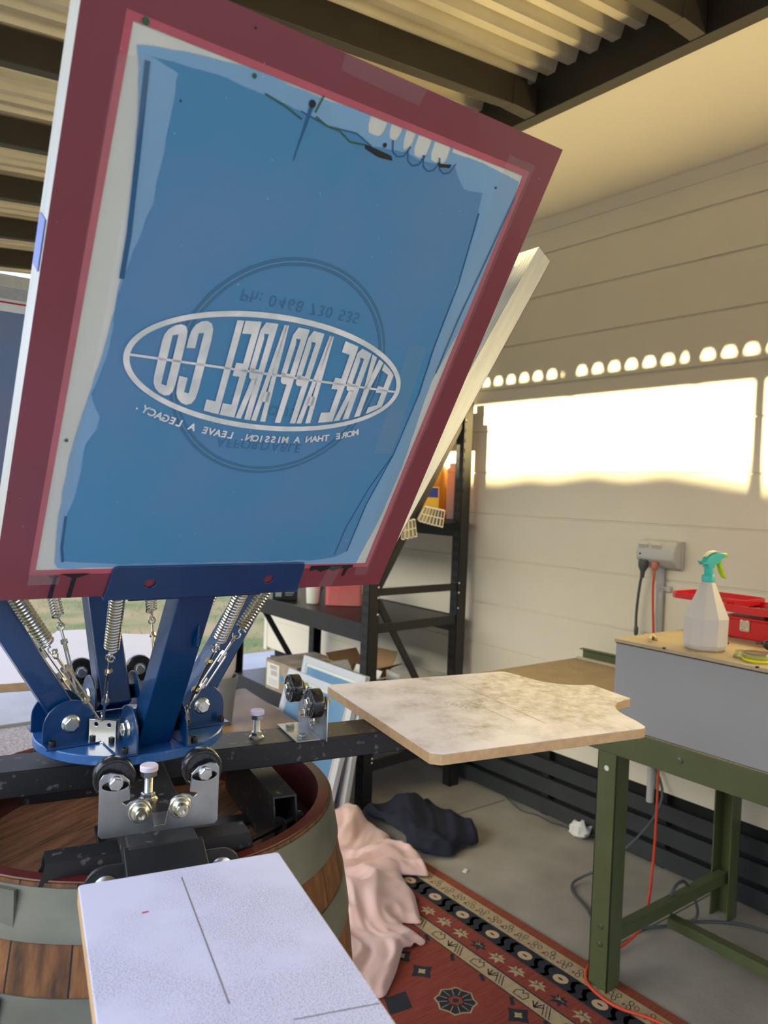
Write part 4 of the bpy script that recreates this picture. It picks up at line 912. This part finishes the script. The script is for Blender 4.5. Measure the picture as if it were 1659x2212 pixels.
# ------------------------------------------------------------------ outlet, conduit, cables
ou = thing('power_outlet', 'grey double weatherproof power outlet on the cream wall', 'power outlet', (2.868, 1.79, 1.30))
OG = mat('outlet_grey', srgb(188, 188, 184), .4); 
MX = Matrix(((0, 0, 1, 0), (1, 0, 0, 0), (0, 1, 0, 0), (0, 0, 0, 1)))
def sidebox(g, x0, y0, y1, prof):  # prof in (x,z) extruded along y
    M = Matrix(((1, 0, 0, 0), (0, 0, 1, 0), (0, 1, 0, 0), (0, 0, 0, 1))); return g.prism(prof, y0, y1, M)
sidebox(MB(), 0, -.085, .085, [(0, -.055), (-.03, -.055), (-.045, -.048), (-.075, -.020), (-.078, .010), (-.060, .045), (-.05, .055), (0, .055)]).build('housing', OG, ou, bevel=.004)
MB().box(-.02, 0, -.088, .088, -.058, .058).build('back_plate', OG, ou, bevel=.002)
for yy in (-.035, .025):
    M = Matrix.Translation((-.068, yy+.03, .030)) @ Matrix.Rotation(radians(-30), 4, 'Y'); MB().box(-.006, .004, -.02, .02, -.016, .016, M).build('switch', OG, ou, bevel=.002)
MB().cyl((-.079, .065, -.0), (-.0765, .065, -.0), .004).build('indicator', DK, ou)
cd = thing('conduit', 'grey pipe running down the wall from the power outlet', 'conduit', (2.853, 1.795, 0))
MB().tube([(0, 0, .27), (0, 0, 1.246)], .0155, 20).build('pipe', mat('conduit_grey', srgb(190, 192, 192), .4), cd)
g = MB().lathe([(.0165, -.010), (.0185, -.010), (.0185, .010), (.0165, .010)], (0, 0, 1.16), (0, 0, 1), 20, closed=True).box(-.004, .016, -.045, -.018, 1.150, 1.170); g.build('saddle_clip', NUT, cd)
def spline(pts, n=8):
    P_ = [Vector(p) for p in pts]; P_ = [P_[0]*2-P_[1]]+P_+[P_[-1]*2-P_[-2]]; out = []
    for i in range(1, len(P_)-2):
        for k in range(n):
            t_ = k/n; a, b, c, d = P_[i-1:i+3]; out.append(.5*((2*b)+(c-a)*t_+(2*a-5*b+4*c-d)*t_*t_+(3*b-a-3*c+d)*t_**3))
    out.append(P_[-2]); return out
GC = mat('grey_cable', srgb(78, 82, 84), .5); OC = mat('orange_cable', srgb(214, 74, 44), .45)
t = thing('grey_cable', 'dark grey power lead hanging from the left socket down behind the bench', 'cable', (2.80, 1.84, 1.28))
o0 = Vector((2.80, 1.84, 1.28))
MB().tube([p-o0 for p in spline([(2.80, 1.842, 1.235), (2.815, 1.865, 1.17), (2.822, 1.88, 1.05), (2.825, 1.88, .95), (2.83, 1.87, .6), (2.82, 1.72, .32), (2.60, 1.78, .10), (2.45, 1.86, .012), (2.35, 1.72, .010), (2.30, 1.60, .010), (2.45, 1.50, .010), (2.62, 1.44, .02), (2.50, 1.42, .19), (2.40, 1.41, .185), (2.55, 1.47, .02), (2.75, 1.30, .01), (2.80, .9, .01), (2.78, .2, .01)])], .0055, 10).build('lead', GC, t)
part(MB().lathe([(.018, 0), (.022, .008), (.020, .03), (.010, .05), (.008, .075)], Vector((2.80, 1.842, 1.275))-o0, (.05, .1, -1), 16).build('plug', GC, t), 'dark grey plug')
part(MB().lathe([(.007, 0), (.009, .004), (.009, .03), (.007, .034)], Vector((2.825, 1.88, .99))-o0, (0, 0, -1), 12).build('strain_sleeve', GC, t), 'cable sleeve')
t = thing('orange_cable', 'orange extension lead dropping behind the bench and trailing over the rug', 'cable', (2.80, 1.79, 1.26)); o0 = Vector((2.80, 1.79, 1.26))
MB().tube([p-o0 for p in spline([(2.80, 1.79, 1.225), (2.81, 1.80, 1.16), (2.815, 1.795, 1.02), (2.82, 1.78, .8), (2.81, 1.74, .55), (2.72, 1.68, .34), (2.55, 1.58, .17), (2.38, 1.50, .05), (2.22, 1.49, .012), (2.10, 1.50, .012), (1.99, 1.44, .012), (1.96, 1.32, .016), (2.0, 1.22, .016), (2.02, 1.10, .016), (2.0, .9, .016)])], .0048, 10).build('lead', OC, t)
part(MB().lathe([(.014, 0), (.016, .01), (.015, .025), (.006, .035), (.006, .055)], Vector((2.80, 1.79, 1.27))-o0, (0, .05, -1), 14).build('plug', mat('clear_plug', srgb(226, 140, 110), .2, trans=.4), t), 'clear plug')
o0 = Vector((2.7, 2.4, 0)); o = MB().tube([p-o0 for p in spline([(2.86, 2.60, .02), (2.82, 2.47, .008), (2.84, 2.38, .008), (2.82, 2.28, .015), (2.86, 2.2, .008), (2.85, 2.0, .03), (2.83, 1.93, .01)])], .003, 6).build('thin_cord', mat('thin_grey', srgb(70, 70, 66), .6), loc=tuple(o0)); tag(o, 'thin dark cord lying along the foot of the slat skirting', 'cord')
# crumpled tissue
g = MB(); g.sphere((0, 0, .03), .045, n=20, sc=(1, 1, .75)); g.v = [tuple(Vector(v)*(1+.45*noise.noise(Vector(v)*38)+.2*noise.noise(Vector(v)*90))) for v in g.v]; zmin = min(v[2] for v in g.v); g.v = [(x, y, z_-zmin) for x, y, z_ in g.v]
o = g.build('crumpled_tissue', mat('tissue', srgb(214, 214, 210), .8), loc=(2.83, 2.12, .001)); tag(o, 'crumpled white tissue on the floor by the slat skirting', 'tissue')

# ------------------------------------------------------------------ rug
RX, RY0, RY1 = 2.085, .2, 2.50
rug_mats = [mat('rug_red', srgb(150, 70, 50), .95, col2=srgb(126, 48, 38), vscale=30, stretch=(.4, 6, 1), bump=.5, bscale=300),
            mat('rug_rust', srgb(158, 82, 52), .95, col2=srgb(134, 62, 40), vscale=30, stretch=(.4, 8, 1), bump=.5, bscale=300),
            mat('rug_beige', srgb(176, 156, 120), .95, var=.1, vscale=60, bump=.5, bscale=300),
            mat('rug_navy', srgb(34, 38, 46), .95, var=.15, vscale=50, bump=.5, bscale=300),
            mat('rug_tan', srgb(194, 166, 132), .95), mat('rug_brown', srgb(100, 62, 44), .95)]
rug = MB(); T = .007
rug.box(.95, RX, RY0, RY1, 0, T)
def rp(pts, slot, z_=1): rug.slot(slot); zz = T+.0003*z_; rug.add([(x, y, zz) for x, y in pts], [tuple(range(len(pts)))])
def rr(x0, x1, y0, y1, slot, z_=1): rp([(x0, y0), (x1, y0), (x1, y1), (x0, y1)], slot, z_)
EYE = 2.46
rr(2.045, RX, RY0, RY1, 1); rr(1.978, 2.045, RY0, EYE, 2, 1); rr(1.975, 1.979, RY0, EYE, 3, 2); rr(1.903, 1.975, RY0, EYE-.07, 3, 1); rr(1.898, 1.903, RY0, EYE-.07, 5, 2)
rr(1.812, 1.898, RY0, EYE-.14, 0, 1); rr(1.807, 1.812, RY0, EYE-.14, 3, 2); rr(1.752, 1.807, RY0, EYE-.22, 2, 1); rr(1.748, 1.752, RY0, EYE-.22, 3, 2)
rr(.95, 1.748, RY0, EYE-.3, 0, 1)
def ell(cx, cy, a, b, slot, z_=2, n=12, rot=0): rp([(cx+a*cos(t)*cos(rot)-b*sin(t)*sin(rot), cy+a*cos(t)*sin(rot)+b*sin(t)*cos(rot)) for t in [2*pi*i/n for i in range(n)]], slot, z_)
def rline(a, b, w, slot, z_=3):
    a, b = Vector((*a, 0)), Vector((*b, 0)); n_ = (b-a).normalized().cross(Vector((0, 0, 1)))*w; rp([(a-n_)[:2], (a+n_)[:2], (b+n_)[:2], (b-n_)[:2]], slot, z_)
# band of discs and hooks
y = .32
while y < 2.36:
    ell(1.938, y, .022, .026, 4); ell(1.938, y, .004, .010, 3, 3)
    for s in (-1, 1):
        yy = y+s*.052
        rp([(1.906, yy-.012), (1.925, yy-.018), (1.94, yy), (1.958, yy+.006), (1.972, yy-.004), (1.972, yy+.014), (1.955, yy+.022), (1.936, yy+.014), (1.922, yy-.002), (1.906, yy+.006)], 2)
    y += .1475
# floral outline band
y = .30; i = 0
while y < 2.42:
    cx = 2.012
    for q in range(3):
        a0 = q*2.1+i*.7; px, py = cx+.014*cos(a0), y+.014*sin(a0); prev = None
        for t_ in range(9):
            a1 = 2*pi*t_/8; p = (px+.011*cos(a1), py+.008*sin(a1+.4))
            if prev: rline(prev, p, .0011, 3 if q else 5)
            prev = p
    ell(cx-.012, y+.022, .006, .005, 1); y += .062; i += 1
# leaf flowers on the red band
y = .33; i = 0
while y < 2.30:
    c = 3 if i % 4 == 1 else 2
    pts = []
    for q in range(14):
        a = 2*pi*q/14; r_ = (.034 if q % 2 == 0 else .016)*(1.0 if cos(a) < .6 else .7); pts.append((1.856+r_*cos(a), y+r_*1.1*sin(a)))
    rug.slot(c); o_ = len(rug.v); zz = T+.0007; rug.add([(1.856, y, zz)]+[(a, b, zz) for a, b in pts], [(0, 1+q, 1+(q+1) % 14) for q in range(14)])
    for a in (-.7, 0, .7, 3.14): rline((1.856, y), (1.856+.016*cos(a+1.5), y+.016*sin(a+1.5)), .0012, 3 if c == 2 else 2)
    y += .085; i += 1
# diagonal band
y = .28; i = 0
while y < 2.2:
    k_ = i % 3
    if k_ == 0:
        for d in (0, .012, .024): rline((1.757, y+d), (1.802, y+d+.03), .0014, (3, 5, 3)[int(d/.012)])
    elif k_ == 1:
        for a in (-.8, -.3, .3, .8): rline((1.765, y), (1.765+.03*cos(a), y+.03*sin(a)), .0022, 3)
    else:
        pr0 = [(1.764, y-.02), (1.784, y-.024), (1.800, y-.008), (1.786, y), (1.800, y+.008), (1.784, y+.024), (1.764, y+.02)]
        for a, b in zip(pr0, pr0[1:]+pr0[:1]): rline(a, b, .0014, 3)
    y += .062; i += 1
def star(cx, cy, R, n, slot, inner=.5, z_=2, rot=0):
    rug.slot(slot); zz = T+.0003*z_; pts = [(cx+R*(1 if q % 2 == 0 else inner)*cos(rot+pi*q/n), cy+R*(1 if q % 2 == 0 else inner)*sin(rot+pi*q/n), zz) for q in range(2*n)]
    rug.add([(cx, cy, zz)]+pts, [(0, 1+q, 1+(q+1) % (2*n)) for q in range(2*n)])
for cx, cy in ((1.60, 1.875), (1.602, 1.775), (1.70, 1.46), (1.66, 1.36), (1.40, 1.2), (1.2, 1.5)): star(cx, cy, .042, 4, 3, .62); star(cx, cy, .016, 4, 2, .6, 4)
for cx, cy in ((1.593, 1.61), (1.25, 1.15)):
    star(cx, cy, .066, 8, 2, .86); star(cx, cy, .060, 8, 3, .86, 4)
    for q in range(12): a = 2*pi*q/12; rline((cx+.026*cos(a), cy+.026*sin(a)), (cx+.056*cos(a), cy+.056*sin(a)), .0010, 2, 5)
    star(cx, cy, .024, 6, 0, .8, 6); star(cx, cy, .012, 4, 3, .7, 7)
star(1.446, 1.70, .06, 2, 3, .75, 3, .5); star(1.486, 1.84, .05, 2, 2, .7, 2, .3); star(1.57, 1.44, .045, 4, 2, .5); star(1.57, 1.44, .018, 4, 3, .5, 4)
for q in range(9): rline((1.745, 2.05-q*.13), (1.72+.01*(q % 2), 2.02-q*.13), .006, 3, 2)
# short fringe tufts on the long edge
rug.slot(1)
for i in range(90):
    yy = RY0+.02+i*(RY1-RY0-.04)/90; rug.add([(RX-.002, yy, .003), (RX-.002, yy+.01, .003), (RX+.004+.004*random.random(), yy+.005, .001)], [(0, 1, 2)])
tag(rug.build('patterned_rug', rug_mats, smooth=0, loc=(0, 0, .0005)), 'red and beige oriental rug with navy flowers on the concrete', 'rug')

# ------------------------------------------------------------------ cloths
def inside(p, poly):
    x, y = p; c = False; j = len(poly)-1
    for i in range(len(poly)):
        xi, yi = poly[i]; xj, yj = poly[j]
        if (yi > y) != (yj > y) and x < (xj-xi)*(y-yi)/(yj-yi)+xi: c = not c
        j = i
    return c
def edist(p, poly):
    m_ = 9
    for a, b in zip(poly, poly[1:]+poly[:1]):
        a, b, q = Vector(a), Vector(b), Vector(p); t_ = max(0, min(1, (q-a).dot(b-a)/(b-a).length_squared)); m_ = min(m_, (a+(b-a)*t_-q).length)
    return m_
def esnap(p, poly):
    best = None; q = Vector(p)
    for a, b in zip(poly, poly[1:]+poly[:1]):
        a, b = Vector(a), Vector(b); t_ = max(0, min(1, (q-a).dot(b-a)/(b-a).length_squared)); c = a+(b-a)*t_
        if best is None or (c-q).length < (best-q).length: best = c
    return (best.x, best.y)
def cloth(name, poly, m, hgt, res, seed, fold=9., peak=None, base=.009):
    xs = [p[0] for p in poly]; ys_ = [p[1] for p in poly]; nx = int((max(xs)-min(xs))/res)+1; ny = int((max(ys_)-min(ys_))/res)+1
    idx = {}; g = MB()
    for i in range(nx):
        for j in range(ny):
            p = (min(xs)+i*res, min(ys_)+j*res)
            if not inside(p, poly): continue
            e = edist(p, poly)
            if e < res*.75: p = esnap(p, poly); e = 0
            f = min(1, e/.05); f = sqrt(max(0.02, 1-(1-f)**2))
            w1 = noise.noise(Vector((p[0]*3, p[1]*3, seed)))*.12; q = Vector((p[0]*fold+w1*20, p[1]*fold*.55+w1*14, seed))
            r = 1-abs(noise.noise(q))*2.2; r2_ = 1-abs(noise.noise(q*2.3+Vector((3, 1, 0))))*2
            h = hgt*(.30+.55*max(0, r)**1.5+.22*max(0, r2_))
            if peak:
                for px, py, R_, H_ in peak: h += H_*math.exp(-((p[0]-px)**2+(p[1]-py)**2)/(R_*R_))*(.7+.4*max(-.5, r))
            idx[(i, j)] = len(g.v); g.v.append((p[0]+.006*noise.noise(q*1.3), p[1]+.006*noise.noise(q*1.7), base+h*f))
    top = dict(idx)
    cl = set()
    for (i, j) in top:
        for di, dj in ((0, 0), (-1, 0), (0, -1), (-1, -1)): cl.add((i+di, j+dj))
    for (i, j) in cl:
        q = [c for c in ((i, j), (i+1, j), (i+1, j+1), (i, j+1)) if c in top]
        if len(q) > 2: g.f.append(tuple(top[c] for c in q)); g.m.append(0)
    cx, cy = sum(xs)/len(xs), sum(ys_)/len(ys_); g.v = [(x-cx, y-cy, z_) for x, y, z_ in g.v]
    o = g.build(name, m, smooth=80, loc=(cx, cy, 0)); s_ = o.modifiers.new('thick', 'SOLIDIFY'); s_.thickness = .003; s_.offset = -1
    sb_ = o.modifiers.new('sub', 'SUBSURF'); sb_.levels = sb_.render_levels = 1
    return o
PK = mat('pink_satin', srgb(214, 180, 172), .4, var=.06, vscale=5); PK.node_tree.nodes['Principled BSDF'].inputs['Sheen Weight'].default_value = .4
pc = cloth('pink_cloth', [(1.78, 2.95), (1.94, 2.93), (2.09, 2.88), (2.10, 2.56), (2.04, 2.48), (2.09, 2.36), (2.01, 2.20), (1.92, 2.27), (1.88, 2.14), (1.77, 1.97), (1.71, 2.03), (1.72, 1.87), (1.62, 1.89), (1.52, 1.80), (1.42, 1.73), (1.30, 1.85), (1.42, 2.25), (1.62, 2.65)], PK, .06, .010, 2.3, 8, [(1.97, 2.74, .11, .05), (1.93, 2.35, .10, .035), (1.7, 2.2, .12, .02)])
tag(pc, 'crumpled pale pink satin sheet on the rug beside the barrel', 'cloth')
nc = cloth('navy_cloth', [(2.112, 2.80), (2.16, 2.855), (2.33, 2.868), (2.44, 2.72), (2.47, 2.52), (2.45, 2.38), (2.38, 2.30), (2.28, 2.31), (2.20, 2.27), (2.10, 2.37), (2.115, 2.50)], mat('navy_fabric', srgb(14, 20, 40), .85, var=.2, vscale=10), .06, .012, 7.1, 9, [(2.30, 2.66, .10, .055), (2.2, 2.6, .09, .04), (2.38, 2.45, .08, .03)], base=.012)
tag(nc, 'heap of dark navy fabric on the concrete beside the pink sheet', 'cloth')
# bits on floor
o = MB().box(-.012, .012, -.008, .008, 0, .004).build('paper_scrap', PAPER, loc=(2.18, 2.18, .0005)); o.rotation_euler = (0, 0, .5); tag(o, 'tiny white scrap on the concrete beyond the rug edge', 'scrap')
# concrete stains are surface pattern; joint line in slab
struct(MB().box(1.2, 2.86, 1.515, 1.521, -.001, .0008).box(2.2, 2.86, 2.60, 2.606, -.001, .0008).build('floor_joint', mat('joint_dark', srgb(96, 90, 80), .9)), 'saw-cut joint in the concrete', 'joint')
